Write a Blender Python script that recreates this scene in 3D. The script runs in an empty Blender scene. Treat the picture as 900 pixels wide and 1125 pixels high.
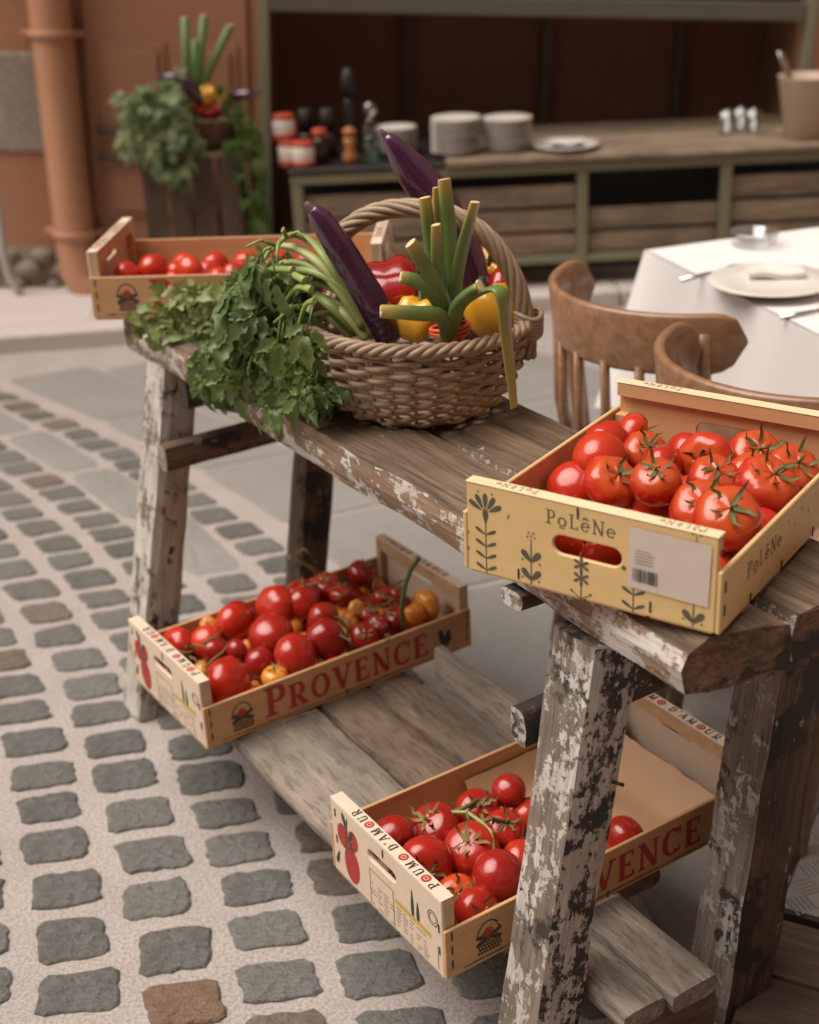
import bpy, bmesh, math, random
from mathutils import Vector, Matrix, noise
sc = bpy.context.scene
C = sc.collection
rnd = random.Random(7)
R_ = math.radians
# ------------------------------------------------------------------ camera, sky, sun, exposure
H = 1.6675                       # eye height over the street below the camera
F = 1540.0                       # focal length in pixels of the 900 x 1125 photograph
def cam_axes(pitch, roll):       # right, up, forward for a camera looking along +y
    f = Vector((0, math.cos(pitch), -math.sin(pitch))); r = Vector((1, 0, 0)); u = r.cross(f)
    return r*math.cos(roll)+u*math.sin(roll), u*math.cos(roll)-r*math.sin(roll), f
RB = cam_axes(R_(21.5), R_(1.1))       # camera in the frame of the house (plumb)
RS = cam_axes(R_(24.735), R_(-2.742))  # the same camera in the frame of the sloping street
def rows(a): return Matrix((a[0], a[1], a[2]))
MS = Matrix.Translation((0, 0, H)) @ (rows(RB).transposed() @ rows(RS)).to_4x4() @ Matrix.Translation((0, 0, -H))   # street -> world
cam = bpy.data.cameras.new('camera'); camo = bpy.data.objects.new('camera', cam); C.objects.link(camo)
camo.matrix_world = Matrix.Translation((0, 0, H)) @ Matrix((RB[0], RB[1], -RB[2])).transposed().to_4x4()
cam.sensor_fit = 'HORIZONTAL'; cam.sensor_width = 36; cam.lens = F/900*36
cam.clip_start = .05; cam.clip_end = 500
cam.dof.use_dof = True; cam.dof.focus_distance = 1.95; cam.dof.aperture_fstop = 4.0
sc.camera = camo
SUN_EL, SUN_AZ = R_(60), R_(-102)       # azimuth from +y towards +x
wd = bpy.data.worlds.new('World'); sc.world = wd; wd.use_nodes = True
wn = wd.node_tree; bgn = wn.nodes['Background']
sky = wn.nodes.new('ShaderNodeTexSky'); sky.sky_type = 'NISHITA'; sky.sun_disc = False
sky.sun_elevation = SUN_EL; sky.sun_rotation = SUN_AZ; sky.dust_density = 4; sky.ozone_density = .6
hsv = wn.nodes.new('ShaderNodeHueSaturation'); hsv.inputs['Saturation'].default_value = .22
tint = wn.nodes.new('ShaderNodeMix'); tint.data_type = 'RGBA'; tint.blend_type = 'MULTIPLY'; tint.inputs[0].default_value = 1
tint.inputs[7].default_value = (1.0, .915, .835, 1)
wn.links.new(sky.outputs[0], hsv.inputs['Color']); wn.links.new(hsv.outputs[0], tint.inputs[6]); wn.links.new(tint.outputs[2], bgn.inputs['Color'])
bgn.inputs['Strength'].default_value = .068
sl = bpy.data.lights.new('sun', 'SUN'); sl.energy = 2.3; sl.angle = R_(55); sl.color = (1, .93, .85)
so = bpy.data.objects.new('sun', sl); C.objects.link(so)
sd = Vector((math.sin(SUN_AZ)*math.cos(SUN_EL), math.cos(SUN_AZ)*math.cos(SUN_EL), math.sin(SUN_EL)))
so.rotation_euler = sd.to_track_quat('Z', 'Y').to_euler()
sc.view_settings.view_transform = 'Standard'; sc.view_settings.look = 'None'
sc.view_settings.exposure = 0.72; sc.view_settings.gamma = 1
sc.cycles.use_denoising = True; sc.cycles.max_bounces = 6
# ------------------------------------------------------------------ pixel -> direction helpers (street frame unless said)
def ray(px, py, ax=RS): return ax[0]*((px-450)/F) - ax[1]*((py-562.5)/F) + ax[2]
def at_z(px, py, z):
    d = ray(px, py); return d*((z-H)/d.z) + Vector((0, 0, H))
def at_y(px, py, y, ax=RS):
    d = ray(px, py, ax); return d*(y/d.y) + Vector((0, 0, H))
TH = R_(-58.518); U2 = Vector((math.cos(TH), math.sin(TH), 0)); N2 = Vector((-math.sin(TH), math.cos(TH), 0))
def at_b(px, py, b):             # on the vertical plane b = const along the bench
    d = ray(px, py); return d*(b/d.dot(N2)) + Vector((0, 0, H))
def P(a, b, z): return U2*a + N2*b + Vector((0, 0, z))
HOUSE = set()                    # names of the top-level things that stand plumb with the house
# ------------------------------------------------------------------ mesh helpers
class MB:
    def __init__(s): s.v = []; s.f = []; s.m = []; s.sm = []
    def add(s, vs, fs, m=0, smooth=False, M=None):
        o = len(s.v)
        s.v += [tuple(M @ Vector(v)) if M else tuple(v) for v in vs]
        for f in fs: s.f.append(tuple(i+o for i in f)); s.m.append(m); s.sm.append(smooth)
        return s
    def box(s, x0, x1, y0, y1, z0, z1, m=0, M=None):
        vs = [(x, y, z) for z in (z0, z1) for y in (y0, y1) for x in (x0, x1)]
        return s.add(vs, [(0, 2, 3, 1), (4, 5, 7, 6), (0, 1, 5, 4), (2, 6, 7, 3), (0, 4, 6, 2), (1, 3, 7, 5)], m, False, M)
    def tube(s, pts, rad, n=8, m=0, cap=True, closed=False, flat=1.0):
        pts = [Vector(p) for p in pts]; k = len(pts)
        if not hasattr(rad, '__len__'): rad = [rad]*k
        vs = []; up = None
        for i, p in enumerate(pts):
            if closed: t = pts[(i+1) % k]-pts[i-1]
            else: t = pts[min(i+1, k-1)]-pts[max(i-1, 0)]
            t = t.normalized() if t.length > 1e-9 else Vector((0, 0, 1))
            if up is None: up = t.orthogonal().normalized()
            up = up-t*up.dot(t); up = up.normalized() if up.length > 1e-6 else t.orthogonal().normalized()
            w = t.cross(up)
            for j in range(n):
                q = 2*math.pi*j/n; vs.append(p+up*(math.cos(q)*rad[i])+w*(math.sin(q)*rad[i]*flat))
        fs = []
        for i in range(k if closed else k-1):
            a, b = i*n, ((i+1) % k)*n
            for j in range(n): fs.append((a+j, a+(j+1) % n, b+(j+1) % n, b+j))
        s.add(vs, fs, m, True)
        if cap and not closed:
            o = len(s.v)-len(vs)
            s.f.append(tuple(o+j for j in range(n))[::-1]); s.m.append(m); s.sm.append(False)
            s.f.append(tuple(o+(k-1)*n+j for j in range(n))); s.m.append(m); s.sm.append(False)
        return s
    def lathe(s, prof, n=32, m=0, M=None, mod=None):
        vs = []; fs = []
        for r, z in prof:
            for j in range(n):
                q = 2*math.pi*j/n; rr, zz = (mod(r, z, q) if mod else (r, z))
                vs.append((rr*math.cos(q), rr*math.sin(q), zz))
        for i in range(len(prof)-1):
            for j in range(n): fs.append((i*n+j, i*n+(j+1) % n, (i+1)*n+(j+1) % n, (i+1)*n+j))
        fs.append(tuple(range(n))[::-1]); fs.append(tuple((len(prof)-1)*n+j for j in range(n)))
        return s.add(vs, fs, m, True, M)
    def sheet(s, grid, m=0, smooth=True, M=None):       # grid: rows of points
        k = len(grid[0]); vs = [p for r in grid for p in r]; fs = []
        for i in range(len(grid)-1):
            for j in range(k-1): fs.append((i*k+j, i*k+j+1, (i+1)*k+j+1, (i+1)*k+j))
        return s.add(vs, fs, m, smooth, M)
    def mesh(s, name, mats, bevel=0, seg=1):
        me = bpy.data.meshes.new(name); me.from_pydata(s.v, [], s.f)
        for m in (mats if isinstance(mats, (list, tuple)) else [mats]): me.materials.append(m)
        me.polygons.foreach_set('material_index', s.m); me.polygons.foreach_set('use_smooth', s.sm)
        if bevel:
            b = bmesh.new(); b.from_mesh(me)
            es = [e for e in b.edges if len(e.link_faces) == 2 and e.calc_face_angle(0) > .6]
            bmesh.ops.bevel(b, geom=es, offset=bevel, segments=seg, affect='EDGES', profile=.6); b.to_mesh(me); b.free()
        me.update(); return me
    def build(s, name, mats, parent=None, bevel=0, seg=1, M=None):
        return obj(name, s.mesh(name, mats, bevel, seg), parent, M)
def obj(name, me, parent=None, M=None):
    o = bpy.data.objects.new(name, me); C.objects.link(o)
    if parent: o.parent = parent
    if M is not None: o.matrix_basis = M
    return o
def thing(name, label, cat, M=None, group=None, house=False):
    o = bpy.data.objects.new(name, None); C.objects.link(o); o.empty_display_size = .05
    if M is not None: o.matrix_basis = M
    return tag(o, label, cat, group, house)
def tag(o, label, cat, group=None, house=False):
    o['label'] = label; o['category'] = cat
    if group: o['group'] = group
    if house: HOUSE.add(o.name)
    return o
def struct(o, house=False, kind='structure'):
    o['kind'] = kind
    if house: HOUSE.add(o.name)
    return o
def TR(x, y, z, rz=0): return Matrix.Translation((x, y, z)) @ Matrix.Rotation(rz, 4, 'Z')
def frame(o, x, y, z=None):      # matrix from origin and axes
    x = Vector(x).normalized(); y = Vector(y); z = Vector(z) if z else x.cross(y); z.normalize(); y = z.cross(x)
    M = Matrix((x, y, z)).transposed().to_4x4(); M.translation = Vector(o); return M
def axis_frame(o, zdir, spin=0):
    return Matrix.Translation(o) @ Vector(zdir).to_track_quat('Z', 'Y').to_matrix().to_4x4() @ Matrix.Rotation(spin, 4, 'Z')
def plank_mesh(name, lx, ly, lz, mats, seed=0, rough=.002, bev=.004, nx=None, slot=None, skew=0, wane=0):
    # a sawn board, long axis x, centred; worn, slightly uneven edges
    nx = nx or max(6, int(lx/.05)); b = bmesh.new()
    ring = [(-1, -1), (-.5, -1), (0, -1), (.5, -1), (1, -1), (1, 0), (1, 1), (.5, 1), (0, 1), (-.5, 1), (-1, 1), (-1, 0)]
    loops = []
    for i in range(nx+1):
        L = []
        for (u, w) in ring:
            x = -lx/2+lx*i/nx; y = u*ly/2; z = w*lz/2
            x += skew*u*(1 if i == nx else 0)
            p = Vector((x*3+seed*7.1, y*9, z*9)); k = noise.noise(p)*rough + noise.noise(p*4.3)*rough*.5
            k2 = noise.noise(p+Vector((31, 7, 3)))*rough
            if abs(u) == 1 and abs(w) == 1:
                y -= math.copysign(bev*(.6+abs(noise.noise(p*2))*1.6), u); z -= math.copysign(bev*(.6+abs(noise.noise(p*2+Vector((9, 9, 9))))*1.6), w)
                if wane and u < 0 and w > 0:
                    e = max(0, (x/lx*2-.55))/.45; y += wane*e*e*.5; z -= wane*e*e
            y += k; z += k2
            if i in (0, nx): x += noise.noise(Vector((y*20, z*20, seed)))*rough*1.5
            L.append(b.verts.new((x, y, z)))
        loops.append(L)
    n = len(ring)
    for i in range(nx):
        for j in range(n):
            f = b.faces.new((loops[i][j], loops[i+1][j], loops[i+1][(j+1) % n], loops[i][(j+1) % n]))
            if slot: f.material_index = slot(*[(ring[j][q]+ring[(j+1) % n][q])/2 for q in (0, 1)])
    f = b.faces.new(loops[0]); f.normal_update()
    f2 = b.faces.new(loops[-1][::-1])
    if slot:
        f.material_index = slot(None, -1); f2.material_index = slot(None, 1)
    bmesh.ops.recalc_face_normals(b, faces=b.faces)
    me = bpy.data.meshes.new(name); b.to_mesh(me); b.free()
    for m in (mats if isinstance(mats, (list, tuple)) else [mats]): me.materials.append(m)
    return me
def holed_panel(mb, w, h, slots, t, m=0, mapf=None):
    # panel in x (0..w), z (0..h), thick in +y by t, with stadium slots (cx, cz, sw, sh)
    b = bmesh.new(); es = []
    def loop(pts):
        vs = [b.verts.new((x, 0, z)) for x, z in pts]
        for i in range(len(vs)): es.append(b.edges.new((vs[i], vs[(i+1) % len(vs)])))
    loop([(0, 0), (w*.33, 0), (w*.66, 0), (w, 0), (w, h), (w*.66, h), (w*.33, h), (0, h)])
    for cx, cz, sw, sh in slots:
        r = sh/2; pts = []
        for q in range(9): a = -math.pi/2+math.pi*q/8; pts.append((cx+sw/2-r+math.cos(a)*r, cz+math.sin(a)*r))
        for q in range(9): a = math.pi/2+math.pi*q/8; pts.append((cx-sw/2+r+math.cos(a)*r, cz+math.sin(a)*r))
        loop(pts)
    bmesh.ops.triangle_fill(b, use_beauty=True, edges=es)
    r = bmesh.ops.extrude_face_region(b, geom=list(b.faces))
    for v in [g for g in r['geom'] if isinstance(g, bmesh.types.BMVert)]: v.co.y += t
    bmesh.ops.recalc_face_normals(b, faces=b.faces); b.verts.index_update()
    vs = [v.co.copy() for v in b.verts]; fs = [tuple(v.index for v in f.verts) for f in b.faces]; b.free()
    mb.add(vs, fs, m, False, mapf)
# ------------------------------------------------------------------ materials
class NT:
    def __init__(s, name):
        s.mat = bpy.data.materials.new(name); s.mat.use_nodes = True; s.t = s.mat.node_tree
        s.b = s.t.nodes['Principled BSDF']; s.out = s.t.nodes['Material Output']
    def n(s, ty, **k):
        nd = s.t.nodes.new('ShaderNode'+ty)
        for a, v in k.items(): setattr(nd, a, v)
        return nd
    def put(s, sock, v):
        if hasattr(v, 'is_output') or isinstance(v, bpy.types.NodeSocket): s.t.links.new(v, sock)
        elif isinstance(v, (tuple, list)) and len(v) == 3 and sock.type == 'RGBA': sock.default_value = (*v, 1)
        else: sock.default_value = v
    def coord(s, scale=(1, 1, 1), kind='Object', off=0):
        tc = s.n('TexCoord'); mp = s.n('Mapping'); s.put(mp.inputs['Vector'], tc.outputs[kind]); mp.inputs['Scale'].default_value = scale
        if off:
            oi = s.n('ObjectInfo'); mu = s.n('Math', operation='MULTIPLY'); s.put(mu.inputs[0], oi.outputs['Random']); mu.inputs[1].default_value = off
            cb = s.n('CombineXYZ'); [s.put(cb.inputs[i], mu.outputs[0]) for i in range(3)]; s.put(mp.inputs['Location'], cb.outputs[0])
        return mp.outputs[0]
    def noise(s, vec, scale=5, detail=4, rough=.55, dist=0):
        nd = s.n('TexNoise'); s.put(nd.inputs['Vector'], vec); nd.inputs['Scale'].default_value = scale; nd.inputs['Detail'].default_value = detail
        nd.inputs['Roughness'].default_value = rough; nd.inputs['Distortion'].default_value = dist; return nd.outputs['Fac']
    def ramp(s, fac, stops):
        nd = s.n('ValToRGB'); s.put(nd.inputs[0], fac); e = nd.color_ramp.elements
        while len(e) < len(stops): e.new(.5)
        for i, (p, c) in enumerate(stops): e[i].position = p; e[i].color = (c, c, c, 1) if not isinstance(c, tuple) else (*c, 1)
        return nd.outputs[0]
    def mix(s, fac, a, b, mode='MIX'):
        nd = s.n('Mix', data_type='RGBA', blend_type=mode); s.put(nd.inputs[0], fac); s.put(nd.inputs[6], a); s.put(nd.inputs[7], b); return nd.outputs[2]
    def math(s, op, a, b=0):
        nd = s.n('Math', operation=op); s.put(nd.inputs[0], a); s.put(nd.inputs[1], b); return nd.outputs[0]
    def rand(s): return s.n('ObjectInfo').outputs['Random']
    def bump(s, h, strength=.3, dist=.01):
        nd = s.n('Bump'); s.put(nd.inputs['Height'], h); nd.inputs['Strength'].default_value = strength; nd.inputs['Distance'].default_value = dist
        s.put(s.b.inputs['Normal'], nd.outputs[0])
    def end(s, col, rough=.6, **k):
        s.put(s.b.inputs['Base Color'], col); s.put(s.b.inputs['Roughness'], rough)
        for a, v in k.items(): s.put(s.b.inputs[a.replace('_', ' ')], v)
        return s.mat
def old_wood(name, dark, light, paint=0.0, pcol=(.60, .545, .49), black=0.0, grain=(1.2, 26, 26), scale=1.0, rough=.75):
    t = NT(name); g = t.coord(tuple(q*scale for q in grain), off=40); o = t.coord((scale, scale, scale), off=25)
    n1 = t.noise(g, 2.2, 6, .65, .6); n2 = t.noise(g, 9, 3, .7); big = t.noise(o, 5, 4)
    col = t.mix(t.ramp(n1, [(.3, 0.0), (.72, 1.0)]), dark, light)
    col = t.mix(t.ramp(n2, [(.52, 0.0), (.62, .55)]), col, tuple(c*.45 for c in dark))
    col = t.mix(t.ramp(big, [(.45, 0.0), (.75, .6)]), col, tuple(c*.6 for c in dark))
    h = t.math('ADD', n1, t.math('MULTIPLY', n2, .6))
    if black:
        bn = t.noise(o, 9, 7, .62); col = t.mix(t.ramp(bn, [(.60-black*.22, 0.0), (.64-black*.22, .9)]), col, (.022, .019, .016))
    if paint:
        st = t.coord((scale*5, scale*16, scale*16), off=18)
        pn = t.math('ADD', t.math('MULTIPLY', t.noise(o, 13, 9, .72), .42), t.math('ADD', t.math('MULTIPLY', t.noise(st, 3, 7, .75), .36), t.math('MULTIPLY', t.noise(o, 75, 5, .7), .22)))
        m = t.ramp(pn, [(.60-paint*.22, 0.0), (.615-paint*.22, 1.0)])
        pc = t.mix(t.noise(o, 30, 5), tuple(c*.62 for c in pcol), tuple(min(1, c*1.1) for c in pcol))
        pc = t.mix(t.ramp(n2, [(.50, 0.0), (.60, .55)]), pc, tuple(c*.45 for c in pcol))
        pc = t.mix(t.ramp(t.noise(o, 7, 6, .65), [(.48, 0.0), (.68, .6)]), pc, (.30, .235, .175))
        col = t.mix(m, col, pc); h = t.math('ADD', h, t.math('MULTIPLY', m, .9))
    t.bump(h, .55, .0035)
    return t.end(col, rough)
W_top = old_wood('bench_top_wood', (.058, .036, .022), (.27, .18, .115), .06)
W_edge = old_wood('bench_edge_wood', (.16, .095, .058), (.40, .27, .18), .44, (.66, .60, .54))
W_edge2 = old_wood('bench_end_wood', (.04, .022, .013), (.26, .145, .08), .08, (.42, .34, .27), .35, grain=(9, 9, 22), scale=1.6)
W_legw = old_wood('leg_painted', (.13, .095, .07), (.30, .245, .195), .62, (.64, .60, .55), .25)
W_legn = old_wood('leg_flecked', (.12, .092, .07), (.33, .275, .22), .40, (.64, .60, .55), .2)
W_legd = old_wood('leg_worn_dark', (.05, .036, .026), (.20, .145, .10), .52, (.56, .51, .46), .85)
W_legb = old_wood('leg_bare_brown', (.05, .032, .021), (.19, .125, .08), .14, (.50, .44, .38), .45)
W_legf = old_wood('leg_far_grey', (.10, .08, .06), (.34, .28, .22), .68, (.54, .49, .44), .45)
W_legg = old_wood('leg_grey', (.16, .125, .095), (.38, .315, .255), .35, (.56, .52, .47), .1)
W_shelf = old_wood('shelf_grey_wood', (.15, .12, .095), (.38, .32, .265), .05, rough=.8, grain=(2.4, 13, 13))
W_shelfd = old_wood('shelf_brown_wood', (.09, .062, .042), (.26, .185, .125), 0, grain=(2.2, 14, 14))
W_dark = old_wood('dark_old_planks', (.055, .032, .02), (.14, .085, .052), 0)
W_counter = old_wood('counter_planks', (.16, .112, .072), (.40, .295, .205), 0, grain=(1.2, 14, 14))
def veneer(name, col, var=.12, rough=.55):
    t = NT(name); g = t.coord((2.5, 30, 30), off=30); n1 = t.noise(g, 1.6, 5, .6, .8); n2 = t.noise(t.coord((1, 1, 1), off=9), 14, 3)
    c = t.mix(t.ramp(n1, [(.3, 0.0), (.75, 1.0)]), tuple(q*(1-var) for q in col), tuple(min(1, q*(1+var*.6)) for q in col))
    c = t.mix(t.ramp(n2, [(.5, 0.0), (.85, .35)]), c, tuple(q*.8 for q in col)); t.bump(n1, .15, .001)
    return t.end(c, rough)
V_tan = veneer('poplar_veneer', (.60, .345, .165), .16)
V_cream = veneer('cream_printed_board', (.70, .56, .43), .06)
V_block = veneer('pine_block', (.64, .43, .24), .2)
V_yellow = veneer('yellow_printed_board', (.70, .485, .215), .05, .5)
V_yell2 = veneer('yellow_board_top', (.78, .60, .37), .08)
V_in = veneer('orange_inner_board', (.64, .36, .175), .1)
def plain(name, col, rough=.5, var=.15, scale=12, bump=0, **k):
    t = NT(name); o = t.coord((1, 1, 1), off=20); n = t.noise(o, scale, 5)
    c = t.mix(n, tuple(q*(1-var) for q in col), tuple(min(1, q*(1+var)) for q in col))
    if bump: t.bump(n, bump, .004)
    return t.end(c, rough, **k)
INK_g = plain('grey_green_ink', (.085, .088, .055), .6, .25, 60)
INK_r = plain('red_ink', (.40, .035, .028), .6, .2, 70)
INK_k = plain('black_ink', (.03, .028, .024), .6, .2, 70)
INK_gr = plain('dark_green_ink', (.025, .06, .028), .6, .2, 70)
INK_y = plain('ochre_ink', (.55, .36, .06), .6, .1)
STICK = plain('white_sticker_paper', (.60, .51, .44), .45, .05, 40)
STAPLE = plain('dark_wire', (.05, .045, .04), .4, .1, Metallic=.7)
PAPER = plain('brown_kraft_paper', (.50, .30, .165), .6, .1, 9, .3)
def tomato_mat(name, a, b, g=None):
    t = NT(name); r = t.rand(); o = t.coord((1, 1, 1), off=30)
    c = t.mix(r, a, b); c = t.mix(t.ramp(t.noise(o, 18, 3), [(.4, 0.0), (.8, .5)]), c, tuple(q*.6 for q in a))
    sp = t.n('SeparateXYZ'); t.put(sp.inputs[0], t.n('TexCoord').outputs['Object'])
    if g: c = t.mix(t.ramp(t.math('ADD', sp.outputs[2], .5), [(.80, 0.0), (1.0, .5)]), c, g)
    t.bump(t.noise(o, 3, 2), .05, .01)
    return t.end(c, .2, Subsurface_Weight=.03, Subsurface_Radius=(.01, .003, .001), Subsurface_Scale=.3, Coat_Weight=.25, Coat_Roughness=.1)
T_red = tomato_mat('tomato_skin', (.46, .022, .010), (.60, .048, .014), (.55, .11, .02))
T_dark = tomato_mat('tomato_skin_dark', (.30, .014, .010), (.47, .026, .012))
T_org = tomato_mat('tomato_skin_orange', (.72, .20, .025), (.75, .32, .045))
CALYX = plain('tomato_calyx', (.085, .125, .030), .6, .35, 30)
CALYXD = plain('dried_calyx', (.20, .15, .045), .7, .45, 30)
def leaf_mat(name, a, b, tr=.25):
    t = NT(name); r = t.rand(); o = t.coord((1, 1, 1), off=5)
    c = t.mix(r, a, b); c = t.mix(t.ramp(t.noise(o, 40, 3), [(.35, 0.0), (.8, .5)]), c, tuple(q*.55 for q in a))
    m = t.end(c, .42); d = t.n('BsdfTranslucent'); t.put(d.inputs[0], t.mix(.4, c, (.25, .35, .03)))
    mx = t.n('MixShader'); mx.inputs[0].default_value = tr; t.put(mx.inputs[1], t.b.outputs[0]); t.put(mx.inputs[2], d.outputs[0]); t.put(t.out.inputs[0], mx.outputs[0])
    return m
L_cel = leaf_mat('celery_leaf', (.055, .105, .022), (.18, .245, .065))
L_vine = leaf_mat('sprig_leaf', (.17, .23, .06), (.34, .40, .14), .3)
L_carrot = leaf_mat('carrot_top_leaf', (.15, .22, .09), (.36, .43, .22))
L_ivy = leaf_mat('ivy_leaf', (.035, .085, .015), (.12, .20, .03))
STALK = plain('celery_stalk', (.24, .31, .085), .4, .25, 14)
STALKP = plain('celery_stalk_pale', (.36, .40, .15), .4, .2, 14)
def leek_mat():
    t = NT('leek_green'); g = t.coord((60, 60, 2)); n = t.noise(g, 2, 4); sp = t.n('SeparateXYZ'); t.put(sp.inputs[0], t.n('TexCoord').outputs['Generated'])
    at = t.n('Attribute'); at.attribute_name = 'tip'
    c = t.mix(n, (.055, .12, .028), (.15, .24, .065)); c = t.mix(at.outputs['Fac'], c, (.50, .34, .085)); t.bump(n, .2, .002)
    return t.end(c, .38)
LEEK = leek_mat()
LEEKC = plain('leek_cut', (.62, .50, .28), .7, .3, 60)
def egg_mat():
    t = NT('eggplant_skin'); o = t.coord((1, 1, 1)); n = t.noise(t.coord((4, 4, 1)), 8, 4)
    c = t.mix(n, (.022, .006, .019), (.085, .018, .062)); return t.end(c, .2, Coat_Weight=1.0, Coat_Roughness=.06)
EGG = egg_mat()
EGGCAP = plain('eggplant_cap', (.085, .045, .05), .6, .3, 30)
P_red = plain('red_pepper_skin', (.42, .018, .012), .15, .2, 6, Coat_Weight=.5, Coat_Roughness=.06)
P_yel = plain('yellow_pepper_skin', (.80, .40, .03), .18, .12, 6, Coat_Weight=.5, Coat_Roughness=.06)
RUB = plain('orange_rubber_band', (.75, .10, .03), .4, .05)
def wick_mat(name, a, b):
    t = NT(name); o = t.coord((1, 1, 1), off=20); n = t.noise(o, 55, 4); n2 = t.noise(o, 7, 2)
    c = t.mix(n, a, b); c = t.mix(t.ramp(n2, [(.4, 0.0), (.75, .45)]), c, tuple(q*.5 for q in a)); t.bump(n, .25, .002); return t.end(c, .55)
WICK = wick_mat('wicker', (.24, .155, .095), (.50, .37, .25))
WICKD = wick_mat('brown_wicker', (.10, .045, .025), (.22, .11, .055))
def stone_mat():
    t = NT('sett_stone'); o = t.coord((1, 1, 1)); r = t.rand(); at = t.n('Attribute', attribute_type='OBJECT'); at.attribute_name = 'rust'
    st = t.coord((14, 40, 14), off=0); n = t.noise(o, 45, 6, .7); n2 = t.noise(st, 3, 4, .6, 1); f = t.noise(o, 320, 2)
    c = t.mix(r, (.098, .098, .086), (.185, .18, .162)); c = t.mix(t.ramp(n, [(.35, 0.0), (.7, .55)]), c, (.25, .245, .225)); c = t.mix(t.ramp(n2, [(.5, 0.0), (.7, .4)]), c, (.06, .06, .053))
    c = t.mix(t.ramp(f, [(.62, 0.0), (.72, .4)]), c, (.36, .35, .32))
    c = t.mix(at.outputs['Fac'], c, t.mix(n, (.10, .05, .03), (.36, .21, .12)))
    t.bump(t.math('ADD', t.math('MULTIPLY', n, 1.2), t.math('ADD', n2, t.math('MULTIPLY', f, .25))), 1.0, .009); return t.end(c, .72)
STONE = stone_mat()
def ground_mat(name, a, b, sc_=1, spk=.5):
    t = NT(name); o = t.coord((1, 1, 1)); n = t.noise(o, 6*sc_, 6, .6); f = t.noise(o, 160*sc_, 3, .7); g = t.noise(o, 420*sc_, 2)
    c = t.mix(n, a, b); c = t.mix(t.ramp(f, [(.42, 0.0), (.62, spk)]), c, tuple(q*.62 for q in a)); c = t.mix(t.ramp(g, [(.6, 0.0), (.75, .5)]), c, tuple(min(1, q*1.3) for q in b))
    t.bump(t.math('ADD', f, g), .5, .004); return t.end(c, .85)
MORTAR = ground_mat('mortar', (.33, .29, .265), (.55, .495, .46), 1, .7)
SLAB = ground_mat('street_slab', (.215, .20, .185), (.30, .285, .265), .6, .25)
KERB = ground_mat('kerb_stone', (.50, .44, .41), (.64, .575, .545), .7, .25)
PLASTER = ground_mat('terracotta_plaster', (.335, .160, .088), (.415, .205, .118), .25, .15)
STONEW = ground_mat('exposed_wall_stone', (.24, .20, .16), (.50, .44, .37), .45, .75)
RUBBLE = ground_mat('rubble', (.26, .20, .155), (.42, .34, .27), .5, .4)
PIPE = plain('terracotta_pipe_paint', (.475, .235, .135), .5, .08, 5)
DOOR = plain('terracotta_door_paint', (.35, .165, .088), .55, .08, 6)
IRON = plain('rusty_iron', (.07, .04, .028), .6, .3)
SAGE = plain('sage_green_paint', (.205, .195, .115), .55, .12, 9)
SAGED = plain('dark_frame_paint', (.105, .095, .066), .6, .12, 9)
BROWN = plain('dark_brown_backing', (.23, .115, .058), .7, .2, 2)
BLACK = plain('black_paint', (.018, .014, .012), .5, .2)
CHINA = plain('white_china', (.66, .62, .57), .25, .03)
CHINAC = plain('cream_china', (.72, .66, .60), .3, .03)
BUCKET = plain('cream_bucket', (.52, .38, .29), .45, .06)
CLOTH = plain('white_tablecloth', (.72, .69, .68), .8, .02, 40)
NAPK = plain('linen_napkin', (.66, .62, .585), .85, .04, 60)
STEEL = plain('cutlery_steel', (.55, .52, .48), .25, .05, Metallic=1.0)
def chair_mat():
    t = NT('chair_walnut'); g = t.coord((3, 22, 22), off=10); n = t.noise(g, 2, 5, .6, .5)
    c = t.mix(t.ramp(n, [(.3, 0.0), (.75, 1.0)]), (.19, .095, .048), (.34, .185, .10)); return t.end(c, .38, Coat_Weight=.2)
CHAIR = chair_mat()
def glass_mat(name, col, ro=.03):
    t = NT(name); return t.end(col, ro, Transmission_Weight=1.0, IOR=1.45)
def thin_glass(name, col, refl):
    t = NT(name); g = t.n('BsdfGlossy'); g.inputs['Roughness'].default_value = .06; tr = t.n('BsdfTransparent'); tr.inputs[0].default_value = (*col, 1)
    fr = t.n('LayerWeight'); fr.inputs['Blend'].default_value = .35; mx = t.n('MixShader'); t.put(mx.inputs[0], t.math('ADD', t.math('MULTIPLY', fr.outputs['Facing'], .55), refl)); t.put(mx.inputs[1], tr.outputs[0]); t.put(mx.inputs[2], g.outputs[0]); t.put(t.out.inputs[0], mx.outputs[0]); return t.mat
GLASS = thin_glass('clear_glass', (.93, .94, .94), .10)
GREENG = thin_glass('green_glass', (.35, .58, .45), .12)
TREAD = plain('tread_plate', (.40, .385, .36), .4, .12, 20, Metallic=.7)
DARKG = plain('dark_platform', (.05, .04, .032), .7, .3)
HOSE = plain('grey_hose', (.44, .41, .39), .5, .05)
JARW = plain('jar_label', (.66, .56, .48), .5, .1, 40)
REDL = plain('red_lid', (.48, .07, .035), .4, .1)
DKJAR = plain('dark_jar', (.035, .02, .015), .2, .1)
ORW = plain('orange_wood_mill', (.42, .17, .05), .4, .1)
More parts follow.
